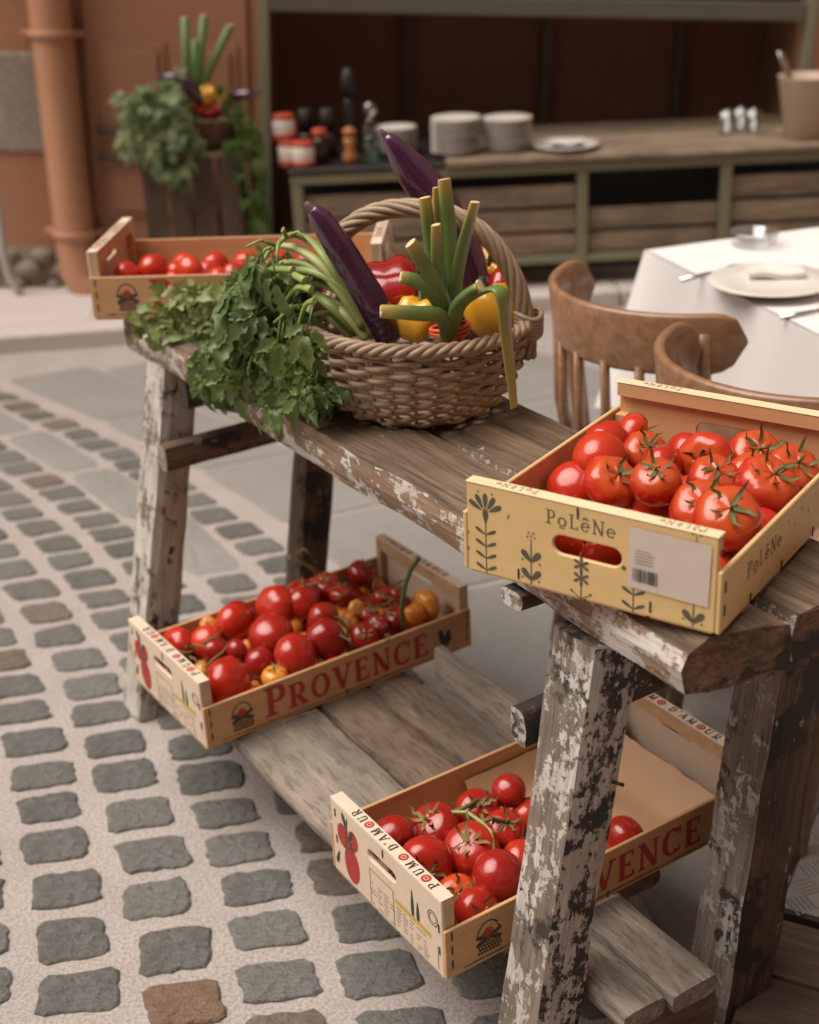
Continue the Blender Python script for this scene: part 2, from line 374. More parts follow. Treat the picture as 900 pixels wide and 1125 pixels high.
# ------------------------------------------------------------------ street, pavement
def theta(y): return R_(max(10, min(42, 17+10.5*(y-2.1))))
def shift(y):
    n = 24; s = 0
    for i in range(n): s += math.tan(theta(2.1+(y-2.1)*(i+.5)/n))
    return -s*(y-2.1)/n
street = MB(); street.sheet([[(x, y, 0) for x in (-40, -3, 0, 3, 40)] for y in (-40, 0, 3, 5.6)], smooth=False)
street = struct(street.build('street', MORTAR))
def proj(p):                     # street point -> photograph pixel
    d = Vector(p)-Vector((0, 0, H)); w = d.dot(RS[2])
    return (9e9, 9e9) if w < .1 else (450+F*d.dot(RS[0])/w, 562.5-F*d.dot(RS[1])/w)
def sett_geo(mb, c, e, d, w, h, seed, top=.005, big=False):
    r = random.Random(seed); n = 24; pts = []
    for i in range(n):
        q = 2*math.pi*(i+.5)/n; cx, sy = math.cos(q), math.sin(q); m = max(abs(cx)**1.0, abs(sy)**1.0)
        k = 1/max(m, 1e-6); k = min(k, 1.40 if big else 1.33); j = 1+r.uniform(-.075, .045)*(.25 if big else 1)
        pts.append((cx*k*w/2*j, sy*k*h/2*j))
    sk = r.uniform(-.09, .09)*(not big); sk2 = r.uniform(-.08, .08)*(not big)
    pts = [(x+sk*y, y*(1+sk2*x/w*2)) for x, y in pts]
    tx, ty = r.uniform(-.02, .02), r.uniform(-.02, .02)
    def W(x, y, z): return Vector(c)+e*x+d*y+Vector((0, 0, z))
    vs = [W(x*1.01, y*1.01, -.006) for x, y in pts]+[W(x*.985, y*.985, top*.55+tx*x+ty*y) for x, y in pts]+[W(x*.93, y*.93, top+tx*x+ty*y+r.uniform(-.0012, .0012)) for x, y in pts]
    vs += [W(x*.5, y*.5, top+.0015+tx*x+ty*y+r.uniform(-.0015, .0015)) for x, y in pts]+[W(0, 0, top+.002)]
    fs = []
    for k in range(3):
        for i in range(n): fs.append((k*n+i, k*n+(i+1) % n, (k+1)*n+(i+1) % n, (k+1)*n+i))
    for i in range(n): fs.append((3*n+i, 3*n+(i+1) % n, 4*n))
    mb.add(vs, fs, 0, False)
cells = []
for k in range(-14, 6):
    y = 1.15+rnd.uniform(0, .1)
    while y < 5.05:
        t = theta(y); d = Vector((-math.sin(t), math.cos(t), 0)); ea = t*.5; e = Vector((math.cos(ea), math.sin(ea), 0))
        slab = (k == 4 and y > 3.25)
        L = .42 if slab else rnd.uniform(.088, .112)
        gap = rnd.uniform(.024, .036)
        yc = y+(L/2)*math.cos(t); x = -.68+.172*k+shift(yc)+rnd.uniform(-.008, .008)
        w = (.165 if slab else rnd.uniform(.118, .138))*math.cos(theta(yc))/math.cos(R_(17))
        px = proj((x, yc, 0))
        if -220 < px[0] < 1000 and 330 < px[1] < 1300: cells.append((px[1], x, yc, e, d, w, L, slab))
        y += (L+gap)*math.cos(t)
cells.sort(key=lambda q: -((0 < proj((q[1], q[2], 0))[0] < 620)*1000+q[0]))
far = MB(); rust_done = False
for i, (py, x, y, e, d, w, L, slab) in enumerate(cells):
    c = (0, 0, 0)
    if i < 290:
        m = MB(); sett_geo(m, c, e, d, w, L, i, .006, slab)
        o = m.build('flagstone' if slab else 'sett', SLAB if slab else STONE, street, M=Matrix.Translation((x, y, 0)))
        if math.hypot(x+.42, y-1.795) < .08 and not rust_done: o['rust'] = .8; o['label'] = 'rusty brown broken sett among the grey ones'; rust_done = True
        else: o['rust'] = .30 if rnd.random() < .07 else 0.0
    else: sett_geo(far, (x, y, 0), e, d, w, L, i, .006)
fo = far.build('far_setts', STONE, street); fo['kind'] = 'stuff'; fo['rust'] = 0.0
def slab_pt(u, y): return Vector((.335+.172*0+u+shift(y), y, 0))
for k in range(0, 12):           # large flagstones to the right of the setts, laid in curving strips
    y = .6+rnd.uniform(0, .3)
    while y < 5.3:
        L = rnd.uniform(.40, .60); u0, u1 = .40*k, .40*k+.385; tl = .30*.385
        y1 = y+L-.014; cs = [slab_pt(u0, y), slab_pt(u1, y+tl), slab_pt(u1, y1+tl), slab_pt(u0, y1)]; c = sum(cs, Vector())/4
        px = proj(c)
        if c.y+.35 < 5.38+c.x*.09 and -150 < px[0] < 1250 and px[1] < 1600:
            m = MB(); ring = []
            for q in range(4):
                for f in (0.04, .2, .4, .6, .8, .96): p = cs[q].lerp(cs[(q+1) % 4], f)-c; ring.append(p+Vector((noise.noise(p*9+c), noise.noise(p*9-c), 0))*.006)
            n = len(ring); vs = [p+Vector((0, 0, -.006)) for p in ring]+[p*.992+Vector((0, 0, .003)) for p in ring]+[p*.97+Vector((0, 0, .0055)) for p in ring]+[Vector((0, 0, .0062))]
            fs = [(r_*n+i, r_*n+(i+1) % n, (r_+1)*n+(i+1) % n, (r_+1)*n+i) for r_ in range(2) for i in range(n)]+[(2*n+i, 2*n+(i+1) % n, 3*n) for i in range(n)]
            m.add(vs, fs); m.build('flagstone', SLAB, street, M=Matrix.Translation(c))
        y += L
KA = R_(5.4); KO = Vector((-1.397, 5.288, 0)); KX = Vector((math.cos(KA), math.sin(KA), 0)); KY = Vector((-math.sin(KA), math.cos(KA), 0))
pave = MB(); pave.sheet([[KO+KX*x+KY*y+Vector((0, 0, .066)) for x in (-30, -5, 0, 5, 30)] for y in (.12, 3.0)], smooth=False)
pave = struct(pave.build('pavement', KERB))
x = -4.2; i = 0
while x < 4.5:
    L = rnd.uniform(.85, 1.15); m = MB(); m.box(-L/2+.004, L/2-.004, -.08, .08, -.1, .07+rnd.uniform(0, .003))
    o = m.build('kerb_stone', KERB, pave, .014, 3, frame(KO+KX*(x+L/2)+KY*.08, KX, KY)); x += L; i += 1
for r_ in range(2):              # paving flags behind the kerb
    x = -4.2+r_*.3
    while x < 4.5:
        L = rnd.uniform(.5, .8); m = MB(); m.box(-L/2+.004, L/2-.004, -.148, .148, -.03, .004+rnd.uniform(0, .002))
        m.build('paving_flag', KERB, pave, .004, 1, frame(KO+KX*(x+L/2)+KY*(.315+r_*.3)+Vector((0, 0, .066)), KX, KY)); x += L
# ------------------------------------------------------------------ the house front (plumb frame)
YW = 6.05
OX0, OX1, OZ1 = -.655, 1.62, 1.95
hw = thing('house_wall', 'terracotta plastered house front with a dark shop opening', 'building', TR(0, YW, 0), house=True)
m = MB(); m.box(-12, OX0, 0, .3, -1.5, 8); m.box(OX1, 12, 0, .3, -1.5, 8); m.box(OX0, OX1, 0, .3, OZ1, 8); m.build('plaster', PLASTER, hw)
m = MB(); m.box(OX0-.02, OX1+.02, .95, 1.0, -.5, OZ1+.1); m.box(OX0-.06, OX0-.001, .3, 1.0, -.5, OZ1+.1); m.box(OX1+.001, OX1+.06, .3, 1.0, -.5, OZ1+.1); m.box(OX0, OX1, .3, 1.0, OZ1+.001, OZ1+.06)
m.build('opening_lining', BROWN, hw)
for px in (448, 600, 745):       # slim dark posts at the back of the opening
    q = at_y(px, 80, YW+.9, RB); m = MB(); m.box(-.02, .02, -.02, .02, -.5, OZ1); m.build('back_post', SAGED, hw, M=TR(q.x, .91, 0))
for x in (OX0+.022, OX1-.022):
    m = MB(); m.box(-.022, .022, -.012, .05, .2, OZ1-.002); m.build('opening_post', SAGE, hw, .004, 1, TR(x, 0, 0))
m = MB(); m.box(OX0+.045, OX1-.045, -.01, .06, 1.462, 1.535); m.build('opening_rail', SAGED, hw, .004)
# exposed ashlar and rubble at the foot
m = MB(); m.box(-2.9, -1.545, -.012, .05, .885, 1.285); m.build('stone_block', STONEW, hw, .012, 2)
for i in range(16):
    x = -2.25+i*.058+rnd.uniform(-.02, .02); s = rnd.uniform(.035, .065)
    m = MB(); m.lathe([(.05, -1), (.7, -.7), (1, 0), (.75, .65), (.06, .95)], 9, mod=lambda r, z, q: (r*(1+.16*math.sin(q*2+i)), z))
    m.build('rubble_stone', RUBBLE, hw, M=TR(x, .0, .325+(i % 3)*.062) @ Matrix.Diagonal((s*1.25, .05, s*.72, 1)))
m = MB(); m.box(-2.9, -1.36, -.004, .05, .0, .49); m.build('rubble_base', RUBBLE, hw)
# the door
dr = MB(); dr.box(-1.375, -.70, -.022, .03, -.3, 1.9); dr = dr.build('door', DOOR, hw, .006)
m = MB()
for z0, z1 in ((.62, 1.335), (-.1, .52)):
    m.box(-1.315, -1.035, -.030, -.021, z0, z1); m.box(-1.285, -1.065, -.040, -.029, z0+.03, z1-.03)
m.build('door_panel', DOOR, dr, .008, 2)
m = MB(); m.box(-.985, -.74, -.030, -.021, .62, 1.335); m.box(-.955, -.77, -.040, -.029, .65, 1.305); m.build('door_panel', DOOR, dr, .008, 2)
for z in (.985, .875):
    a = at_y(108, 100, YW, RB).x; m = MB(); m.tube([(a, -.02, z), (a, -.06, z), (a+.2, -.06, z), (a+.2, -.02, z)], .012, 8); m.build('door_bar', IRON, dr)
# unseen house fronts added behind the camera and at right to block sky light
SHUT = plain('faded_shutter', (.16, .19, .17), .6, .15); 
def added_house(label, M, w, h):
    t = thing('added_house', label, 'building', M, house=True); xs = [-w/2]
    n = max(2, int(w/3)); m = MB(); ww, wh = 1.0, 1.6; z0 = -2.0
    cx = [-w/2+w*(i+.5)/n for i in range(n)]; lv = (1.0, 4.2)
    for z in lv: m.box(-w/2, w/2, 0, .3, z0, z); z0 = z+wh
    m.box(-w/2, w/2, 0, .3, z0, h)
    for z in lv:
        e = [-w/2]+[q for c in cx for q in (c-ww/2, c+ww/2)]+[w/2]
        for a, b in zip(e[::2], e[1::2]): m.box(a, b, 0, .3, z, z+wh)
    m.build('wall', PLASTER, t)
    for z in lv:
        for c in cx:
            m = MB(); m.box(c-ww/2, c+ww/2, .2, .24, z, z+wh); wi = m.build('window', DKJAR, t)
            for s_ in (-1, 1): m = MB(); m.box(c+s_*ww*.76-ww*.25, c+s_*ww*.76+ww*.25, -.04, -.004, z, z+wh); m.build('shutter', SHUT, wi)
    return t
added_house('unseen house front added behind the viewer to block sky light', TR(0, -3.2, 0, R_(180)), 18, 7.5)
added_house('unseen house front added at the right end of the lane to block sky light', TR(6.2, 1.4, 0, R_(-90)), 9, 7.5)
# drainpipe
qa, qb = at_y(53, 0, YW-.09, RB), at_y(83, 262, YW-.09, RB)
dp = thing('drainpipe', 'terracotta painted round drainpipe running down the wall', 'drainpipe', TR(qb.x, YW-.09, 0), house=True)
m = MB(); rp = .085; x0 = qa.x-qb.x
foot = at_y(100, 320, YW-.09, RB)
m.tube([(x0*2.2, 0, 3.4), (x0, 0, qa.z), (0, 0, qb.z), (.012, 0, foot.z+.08), (.05, -.01, foot.z+.02), (.12, -.02, foot.z-.01)], [rp, rp, rp, rp, rp, rp*.9], 28); m.build('pipe', PIPE, dp)
for px, py in ((53, 37), (84, 256)):
    c = at_y(px, py, YW-.09, RB); t_ = (c.z-qb.z)/(qa.z-qb.z)
    m = MB(); m.tube([(x0*t_, 0, c.z-.014), (x0*t_, 0, c.z+.014)], rp+.014, 28)
    m.box(x0*t_-rp-.05, x0*t_+rp+.03, .02, .088, c.z-.012, c.z+.012); m.build('collar', PIPE, dp, .003)
ho = MB(); pts = [at_y(x, y, YW-.14, RB)-Vector((0, YW, 0)) for x, y in ((-30, -420), (-22, -150), (-14, 40), (-8, 190), (0, 245), (3, 275), (9, 300), (18, 316), (24, 326))]
ho.tube(pts, .017, 10); tag(ho.build('hose', HOSE, M=TR(0, YW, 0)), 'pale grey hose hanging at the foot of the wall left of the drainpipe', 'hose', house=True)
# ------------------------------------------------------------------ serving counter in front of the opening (stands with the pavement)
ct = thing('serving_counter', 'low sage green counter with weathered plank front below the dark opening', 'counter', TR(0, 5.6, .07))
def cbox(name, x0, x1, y0, y1, z0, z1, mat, bev=.004, parent=None): m = MB(); m.box(x0, x1, y0, y1, z0-.07, z1-.07); return m.build(name, mat, parent or ct, bev)
PX = [-.385, .20, .752, 1.327, 1.92]
for x in PX: cbox('post', x-.022, x+.022, 0, .044, .072, .535, SAGE); cbox('post', x-.02, x+.02, .62, .66, .072, .535, SAGED)
cbox('rail', PX[0]-.024, 1.945, -.003, .047, .536, .576, SAGE); cbox('rail', PX[0], 1.94, .004, .042, .168, .20, SAGE)
cbox('rail', PX[0]-.02, PX[0]+.02, .05, .62, .536, .574, SAGE)
for b in range(4):
    x0, x1 = PX[b]+.026, PX[b+1]-.026
    for j, (z0, z1) in enumerate(((.205, .285), (.30, .385), (.40, .485))):
        if b == 2 and j == 2: continue
        me = plank_mesh('front_plank', x1-x0, .016, z1-z0, W_counter, b*5+j, .002, .003)
        obj('front_plank', me, ct, TR((x0+x1)/2, .03, (z0+z1)/2-.07))
cbox('lower_back', PX[0]+.03, 1.9, .3, .31, .07, .52, BLACK)
for j in range(5):
    me = plank_mesh('top_plank', 1.75, .145, .03, W_counter, 40+j, .002, .004); obj('top_plank', me, ct, TR(1.085, .045+j*.15, .592-.07))
cbox('dark_top', PX[0]-.03, .205, -.01, .74, .577, .598, BLACK)
# ------------------------------------------------------------------ things on the counter
ZC = .6075
def stand(px, py, ybehind, z=ZC):    # foot of a thing on the counter, placed at its distance behind the counter edge
    q = at_y(px, py, 5.6+ybehind); return q.x, 5.6+ybehind, z
def plates(px, yb, n, d, label, zoff=ZC, mat=CHINAC):
    x, y, z = stand(px, 165, yb, zoff); t = thing('plate_stack', label, 'plates', TR(x, y, z), 'stacks of plates on the counter')
    m = MB(); m.lathe([(.02, 0), (d*.30, 0), (d*.36, .006), (d*.5, .014), (d*.495, .0165), (d*.35, .0095), (.01, .006)], 32); me = m.mesh('plate', mat)
    for i in range(n): obj('plate', me, t, TR(rnd.uniform(-.002, .002), rnd.uniform(-.002, .002), i*.0125))
plates(502, .14, 11, .205, 'tall stack of white plates in the middle of the counter')
plates(558, .16, 10, .20, 'stack of white plates second from the left behind the basket', ZC)
plates(437, .22, 8, .165, 'stack of small white bowls beside the glass bottle', .607)
x, y, z = stand(622, 158, .12); m = MB(); m.lathe([(.02, 0), (.08, 0), (.10, .006), (.135, .02), (.132, .023), (.095, .011), (.01, .007)], 32)
fp = m.build('plate', CHINA, M=TR(x, y, z)); tag(fp, 'single flat white plate with a napkin on the counter', 'plate')
m = MB(); m.sheet([[(-.07+i*.02, -.045+j*.018, .026+.004*math.sin(i*1.3+j)) for i in range(8)] for j in range(6)]); m.sheet([[(-.07+i*.02, -.045+j*.018, .020+.004*math.sin(i*1.3+j)) for i in range(8)] for j in range(6)])
tag(m.build('napkin', NAPK, M=TR(x, y, z)), 'crumpled napkin on the flat plate on the counter', 'napkin')
def lath(name, label, cat, px, yb, prof, mat, extra=None, z=.5995, n=24):
    x, y, zz = stand(px, 165, yb, z); t = thing(name, label, cat, TR(x, y, zz)); m = MB(); m.lathe(prof, n); m.build('body', mat, t)
    if extra:
        for nm, pf, mt in extra: m = MB(); m.lathe(pf, n); m.build(nm, mt, t)
    return t
lath('pepper_mill', 'tall black pepper mill on the counter behind the small jars', 'pepper mill', 387, .30, [(.03, 0), (.032, .04), (.022, .10), (.026, .2), (.02, .22)], BLACK, [('knob', [(.01, .222), (.03, .235), (.032, .29), (.02, .33), (.004, .34)], BLACK)])
lath('salt_mill', 'small orange wooden salt mill on the counter beside the glass bottle', 'salt mill', 385, .08, [(.03, 0), (.032, .03), (.018, .055), (.026, .08), (.024, .10)], ORW, [('knob', [(.008, .102), (.026, .112), (.027, .13), (.004, .142)], ORW)])
lath('glass_bottle', 'clear glass bottle with green band and ball stopper on the counter', 'bottle', 409, .08, [(.034, 0), (.036, .06), (.036, .13), (.016, .165), (.014, .175)], GLASS, [('stopper', [(.008, .176), (.028, .195), (.03, .21), (.022, .228), (.004, .235)], GLASS), ('band', [(.0365, .03), (.038, .034), (.038, .10), (.0365, .104)], GREENG)])
for i, (px, yb, zz, mt, lb) in enumerate(((318, .10, 0, JARW, 'front left white jar with red lid on the dark counter top'), (333, .06, 0, JARW, 'front right white jar with red base on the dark counter top'), (314, .13, .098, JARW, 'white jar stacked on top of the other white jars'))):
    lath('jar', lb, 'jar', px, yb, [(.04, .0), (.046, .012), (.046, .07), (.04, .078)], mt, [('lid', [(.036, .0785), (.043, .081), (.043, .094), (.036, .097)], REDL), ('foot_band', [(.0465, .004), (.0475, .006), (.0475, .02), (.0465, .022)], REDL)], z=.5995+zz)
for px, yb, mt, lm, lb in ((352, .12, DKJAR, REDL, 'dark jar with orange lid between the white jars and mills'), (338, .24, DKJAR, BLACK, 'dark sauce bottle standing behind the white jars'), (362, .22, DKJAR, BLACK, 'dark oil bottle standing behind the orange lidded jar')):
    lath('bottle' if 'bottle' in lb else 'jar', lb, 'bottle' if 'bottle' in lb else 'jar', px, yb, [(.03, 0), (.036, .01), (.036, .085), (.028, .1)], mt, [('cap', [(.024, .1005), (.03, .103), (.03, .13 if 'bottle' not in lb else .19), (.02, .134 if 'bottle' not in lb else .195)], lm)])
for i, px in enumerate((797, 812, 826)):
    x, y, z = stand(px, 150, .28+.05*(i % 2)); m = MB(); m.lathe([(.028, 0), (.031, .003), (.036, .09), (.0335, .09), (.029, .008), (.004, .007)], 24)
    tag(m.build('drinking_glass', GLASS, M=TR(x, y, z)), ['leftmost', 'middle', 'rightmost'][i]+' of the three clear drinking glasses left of the bucket', 'glass', 'drinking glasses on the counter')
x, y, z = stand(884, 150, .12); t = thing('ice_bucket', 'cream bucket with tongs in it at the right end of the counter', 'bucket', TR(x, y, z))
m = MB(); m.lathe([(.075, 0), (.08, .004), (.118, .235), (.122, .24), (.112, .24), (.076, .012), (.01, .01)], 40); m.build('body', BUCKET, t)
to = MB(); to.tube([(0, 0, 0), (-.05, 0, .12), (-.10, -.01, .26), (-.125, -.01, .325)], [.008, .009, .012, .016], 8, flat=.4); to.tube([(.02, .01, 0), (-.03, .01, .12), (-.08, .0, .25), (-.115, 0, .315)], [.008, .009, .012, .014], 8, flat=.4)
tag(to.build('tongs', STEEL, M=TR(x-.0, y, z+.014)), 'metal tongs sticking out of the cream bucket', 'tongs')
# ------------------------------------------------------------------ leaves
def leaf_mesh(name, mat, lobes, seed, narrow=1.0, fold=.25):
    r = random.Random(seed); n = 16; out = []
    for i in range(n+1):
        q = -math.pi+2*math.pi*i/n; rad = .5*(1+.28*math.cos(lobes*q))*(1+.10*math.cos(11*q+seed))
        out.append((rad*math.cos(q)+.45, rad*math.sin(q)*narrow))
    vs = []; 
    def z(x, y): return -.35*x*x+fold*abs(y)+.05*math.sin(9*x+seed)+.10*y*math.sin(3*x+seed*2)
    for x, y in out[:-1]: vs.append((x, y, z(x, y)))
    for x, y in out[:-1]: vs.append((.45+(x-.45)*.5, y*.5, z(.45+(x-.45)*.5, y*.5)))
    vs.append((.45, 0, z(.45, 0))); fs = []
    for i in range(n): j = (i+1) % n; fs += [(i, j, n+j, n+i), (n+i, n+j, 2*n)]
    me = MB().add(vs, fs, 0, True).mesh(name, mat); return me
CELF = True
VINE = [leaf_mesh('leaf', L_vine, 3, 10+i, .9, .2) for i in range(5)]
IVY = [leaf_mesh('leaf', L_ivy, 3, 30+i, .85, .2) for i in range(4)]
def spray_mesh(name, mat, seed, nl=3, wide=.30):
    # one leaf of several serrated leaflets on a short rib
    r = random.Random(seed); m = MB()
    for k in range(nl):
        f = k/(nl-1)-.5 if nl > 1 else 0; a0 = f*2.3; base = Vector((.18+.18*math.cos(a0*1.2), .10*f*2, 0)); L = (.62-.20*abs(f)*2)*r.uniform(.85, 1.1); dr = r.uniform(.15, .7)
        d = Vector((math.cos(a0*.75), math.sin(a0*.75), 0)); s = Vector((-d.y, d.x, 0)); g = []
        for i in range(9):
            u = i/8; w = wide*L*math.sin(math.pi*min(1, .06+u*.97))**.8*(1.18 if i % 2 else .78); c = base+d*(L*u); z = -dr*L*u*u+.03*math.sin(u*9+seed+k)
            g.append([c-s*w+Vector((0, 0, z+w*.45+r.uniform(-.02, .02))), c+Vector((0, 0, z)), c+s*w+Vector((0, 0, z+w*.45+r.uniform(-.02, .02)))])
        m.sheet(g)
    m.tube([(-.12, 0, .02), (.1, 0, 0), (.25, 0, -.01)], [.018, .016, .01], 5); return m.mesh(name, mat)
def put_leaf(me, parent, p, d, nrm, size, org=Vector()):
    d = Vector(d).normalized(); nrm = Vector(nrm); nrm = (nrm-d*nrm.dot(d)); nrm = nrm.normalized() if nrm.length > 1e-4 else d.orthogonal().normalized()
    M = Matrix((d, nrm.cross(d), nrm)).transposed().to_4x4(); M.translation = Vector(p)-org
    return obj('leaf', me, parent, M @ Matrix.Scale(size, 4))
def inpoly(x, y, pg):
    c = False; j = len(pg)-1
    for i in range(len(pg)):
        if (pg[i][1] > y) != (pg[j][1] > y) and x < (pg[j][0]-pg[i][0])*(y-pg[i][1])/(pg[j][1]-pg[i][1])+pg[i][0]: c = not c
        j = i
    return c
def scatter(pg, n, r):
    xs = [q[0] for q in pg]; ys = [q[1] for q in pg]; out = []
    while len(out) < n:
        x, y = r.uniform(min(xs), max(xs)), r.uniform(min(ys), max(ys))
        if inpoly(x, y, pg): out.append((x, y))
    return out
CEL = [spray_mesh('leaf', L_cel, i, 3+(i % 3), .23) for i in range(7)]
CAR = [spray_mesh('leaf', L_carrot, 40+i, 5, .20) for i in range(5)]
def rv(r, s=1): return Vector((r.uniform(-s, s), r.uniform(-s, s), r.uniform(-s, s)))
def pepper_mesh(name, mat, seed):
    m = MB(); pf = [(.05, .42), (.22, .47), (.42, .40), (.50, .2), (.47, -.1), (.36, -.38), (.2, -.47), (.03, -.42)]
    m.lathe(pf[::-1], 32, mod=lambda r, z, q: (r*(1+.09*math.cos(4*q+seed)), z+.05*math.cos(4*q+seed)*(z > .3))); return m.mesh(name, mat)
PEP = {'red': pepper_mesh('pepper', P_red, 0), 'yellow': pepper_mesh('pepper', P_yel, 1)}
m = MB(); m.tube([(0, 0, .36), (0, .01, .46), (.03, .02, .6), (.06, .02, .72)], [.14, .06, .05, .06], 8); PSTEM = m.mesh('pepper_stem', CALYX)
def pepper(col, p, size, zdir, label, spin=0):
    o = obj('pepper', PEP[col], None, axis_frame(p, zdir, spin) @ Matrix.Scale(size, 4)); tag(o, label, 'pepper'); obj('stem', PSTEM, o); return o
# ------------------------------------------------------------------ upright crate with a basket of vegetables by the door
yb = 5.63
xa, xb = at_y(158, 230, yb).x, at_y(268, 230, yb).x; zt_ = at_y(210, 172, yb).z
wc = thing('wooden_crate', 'upright dark plank crate by the door with a vegetable basket on it', 'crate', TR((xa+xb)/2, yb, .071)); wdt = xb-xa; hh = zt_-.071
for i in range(4):
    me = plank_mesh('board', hh-.012, .016, wdt/4-.014, W_dark, 60+i, .0015, .002); obj('board', me, wc, Matrix.Translation((-wdt/2+wdt/4*(i+.5), 0, hh/2)) @ Matrix.Rotation(R_(90), 4, 'Y'))
for s in (-1, 1):
    for i in range(2): me = plank_mesh('side_board', hh-.012, .016, .115, W_dark, 70+i, .0015, .002); obj('side_board', me, wc, Matrix.Translation((s*(wdt/2-.01), .085+i*.13, hh/2)) @ Matrix.Rotation(R_(90), 4, 'Z') @ Matrix.Rotation(R_(90), 4, 'Y'))
for i in range(2): me = plank_mesh('top_board', wdt+.03, .135, .016, W_counter, 80+i, .0015, .002); obj('top_board', me, wc, TR(0, .06+i*.142, hh+.004))
bz = zt_+.013; bc = at_y(235, 160, yb+.13); bc.z = bz
sb = thing('small_basket', 'small brown wicker basket of vegetables on the upright crate', 'basket', TR(bc.x, bc.y, bz))
for i in range(8):
    r0 = .085+.045*(i/7)**.7; m = MB(); m.tube([((r0+.004*math.cos(10*q+i*math.pi))*math.cos(q), (r0+.004*math.cos(10*q+i*math.pi))*math.sin(q), .008+i*.0155) for q in [2*math.pi*j/60 for j in range(60)]], .0085, 6, closed=True); m.build('weaver', WICKD, sb)
for i in range(20):
    q = 2*math.pi*i/20; m = MB(); m.tube([(.084*math.cos(q), .084*math.sin(q), 0), (.128*math.cos(q), .128*math.sin(q), .125)], .005, 5); m.build('stake', WICKD, sb)
m = MB(); m.lathe([(.01, 0), (.088, .0), (.088, .01), (.01, .01)], 24); m.build('base', WICKD, sb)
r = random.Random(3)
def bg(px, py, dy=0): return at_y(px, py, yb+.13+dy)
cg = thing('carrot_greens', 'bushy pale green leaf tops hanging left out of the small basket', 'greens', Matrix.Translation(bg(190, 130)))
pg = [(150, 95), (180, 83), (196, 90), (204, 110), (222, 160), (220, 178), (205, 182), (192, 195), (178, 185), (160, 175), (140, 165), (142, 145), (148, 130), (136, 112)]
for x, y in scatter(pg, 260, r):
    p = bg(x, y, r.uniform(-.22, -.05)); d = Vector((r.uniform(-.7, .5), r.uniform(-.6, .3), r.uniform(-1, .1))); put_leaf(r.choice(CAR), cg, p, d, Vector((0, -1, .6))+rv(r, .8), r.uniform(.06, .10), bg(190, 130))
for i in range(7):
    m = MB(); o = bg(190, 130); m.tube([bg(225, 135)-o, bg(205+r.uniform(-15, 10), 110+i*4, -.1)-o, bg(165+r.uniform(-15, 25), 130+i*6, -.15)-o], .006, 6); m.build('stalk', STALK, cg)
iv = thing('trailing_vine', 'leafy green vine trailing down the right side of the upright crate', 'vine', Matrix.Translation(bg(268, 150)))
pg = [(232, 88), (255, 95), (268, 120), (285, 150), (290, 200), (292, 260), (280, 268), (268, 230), (262, 190), (250, 165), (252, 130)]
for x, y in scatter(pg, 95, r):
    p = bg(x, y, r.uniform(-.16, -.06)); put_leaf(r.choice(IVY), iv, p, Vector((r.uniform(-.6, .6), -.3, -.8)), Vector((0, -1, .5))+rv(r, .7), r.uniform(.03, .055), bg(268, 150))
o = bg(268, 150); m = MB(); m.tube([bg(240, 110, -.1)-o, bg(258, 130, -.12)-o, bg(270, 190, -.12)-o, bg(282, 265, -.12)-o], .004, 6); m.build('stem', STALK, iv)
lk = thing('leeks', 'three cut green leek tops standing in the small basket', 'leeks', Matrix.Translation(bg(222, 120))); o = bg(222, 120)
for x0, y0, x1, y1 in ((206, 95, 203, 20), (217, 95, 224, 18), (226, 90, 253, 28), (214, 95, 214, 45)):
    m = MB(); m.tube([bg(x0+4, y0+40, .02)-o, bg(x0, y0-5, .0)-o, bg(x1, y1, -.02)-o], [.02, .018, .016], 10); q = bg(x1, y1, -.02)-o; m.tube([q, q+Vector((0, 0, .004))], .0145, 10, m=1); m.build('leek_leaf', [LEEK, LEEKC], lk)
def eggplant(pts, rad, label, n=16):
    o = Vector(pts[0]); t = thing('eggplant', label, 'eggplant', Matrix.Translation(o)); m = MB(); m.tube([Vector(p)-o for p in pts], rad, n); m.build('body', EGG, t)
    d = (Vector(pts[0])-Vector(pts[1])).normalized(); m = MB(); m.tube([-d*.007, -d*.001, d*.006, d*.013], [rad[0]*1.25, rad[0]*1.12, rad[0]*.7, rad[0]*.5], 10); m.build('cap', EGGCAP, t); return t
eggplant([bg(176, 84, -.1), bg(188, 85, -.1), bg(205, 92, -.1), bg(218, 104, -.08), bg(222, 118, -.04)], [.01, .024, .03, .028, .014], 'dark purple eggplant lying across the leaves in the small basket')
eggplant([bg(283, 102, -.1), bg(272, 104, -.1), bg(258, 104, -.06), bg(246, 108, 0)], [.008, .02, .024, .014], 'purple eggplant poking out right of the small basket')
pepper('yellow', bg(228, 105, -.06), .075, (0, -.4, 1), 'left yellow pepper in the small basket by the door')
pepper('yellow', bg(243, 110, -.02), .07, (.3, -.4, 1), 'right yellow pepper in the small basket by the door')
for i, (x, y) in enumerate(((212, 116), (222, 122), (233, 124), (240, 120))):
    o_ = obj('pepper', PEP['red'], None, axis_frame(bg(x, y, -.06), (r.uniform(-.5, .5), -.5, 1)) @ Matrix.Scale(.06, 4)); tag(o_, ['leftmost', 'second from left', 'second from right', 'rightmost'][i]+' of the small red peppers in the small basket', 'pepper', 'red peppers in the small basket')
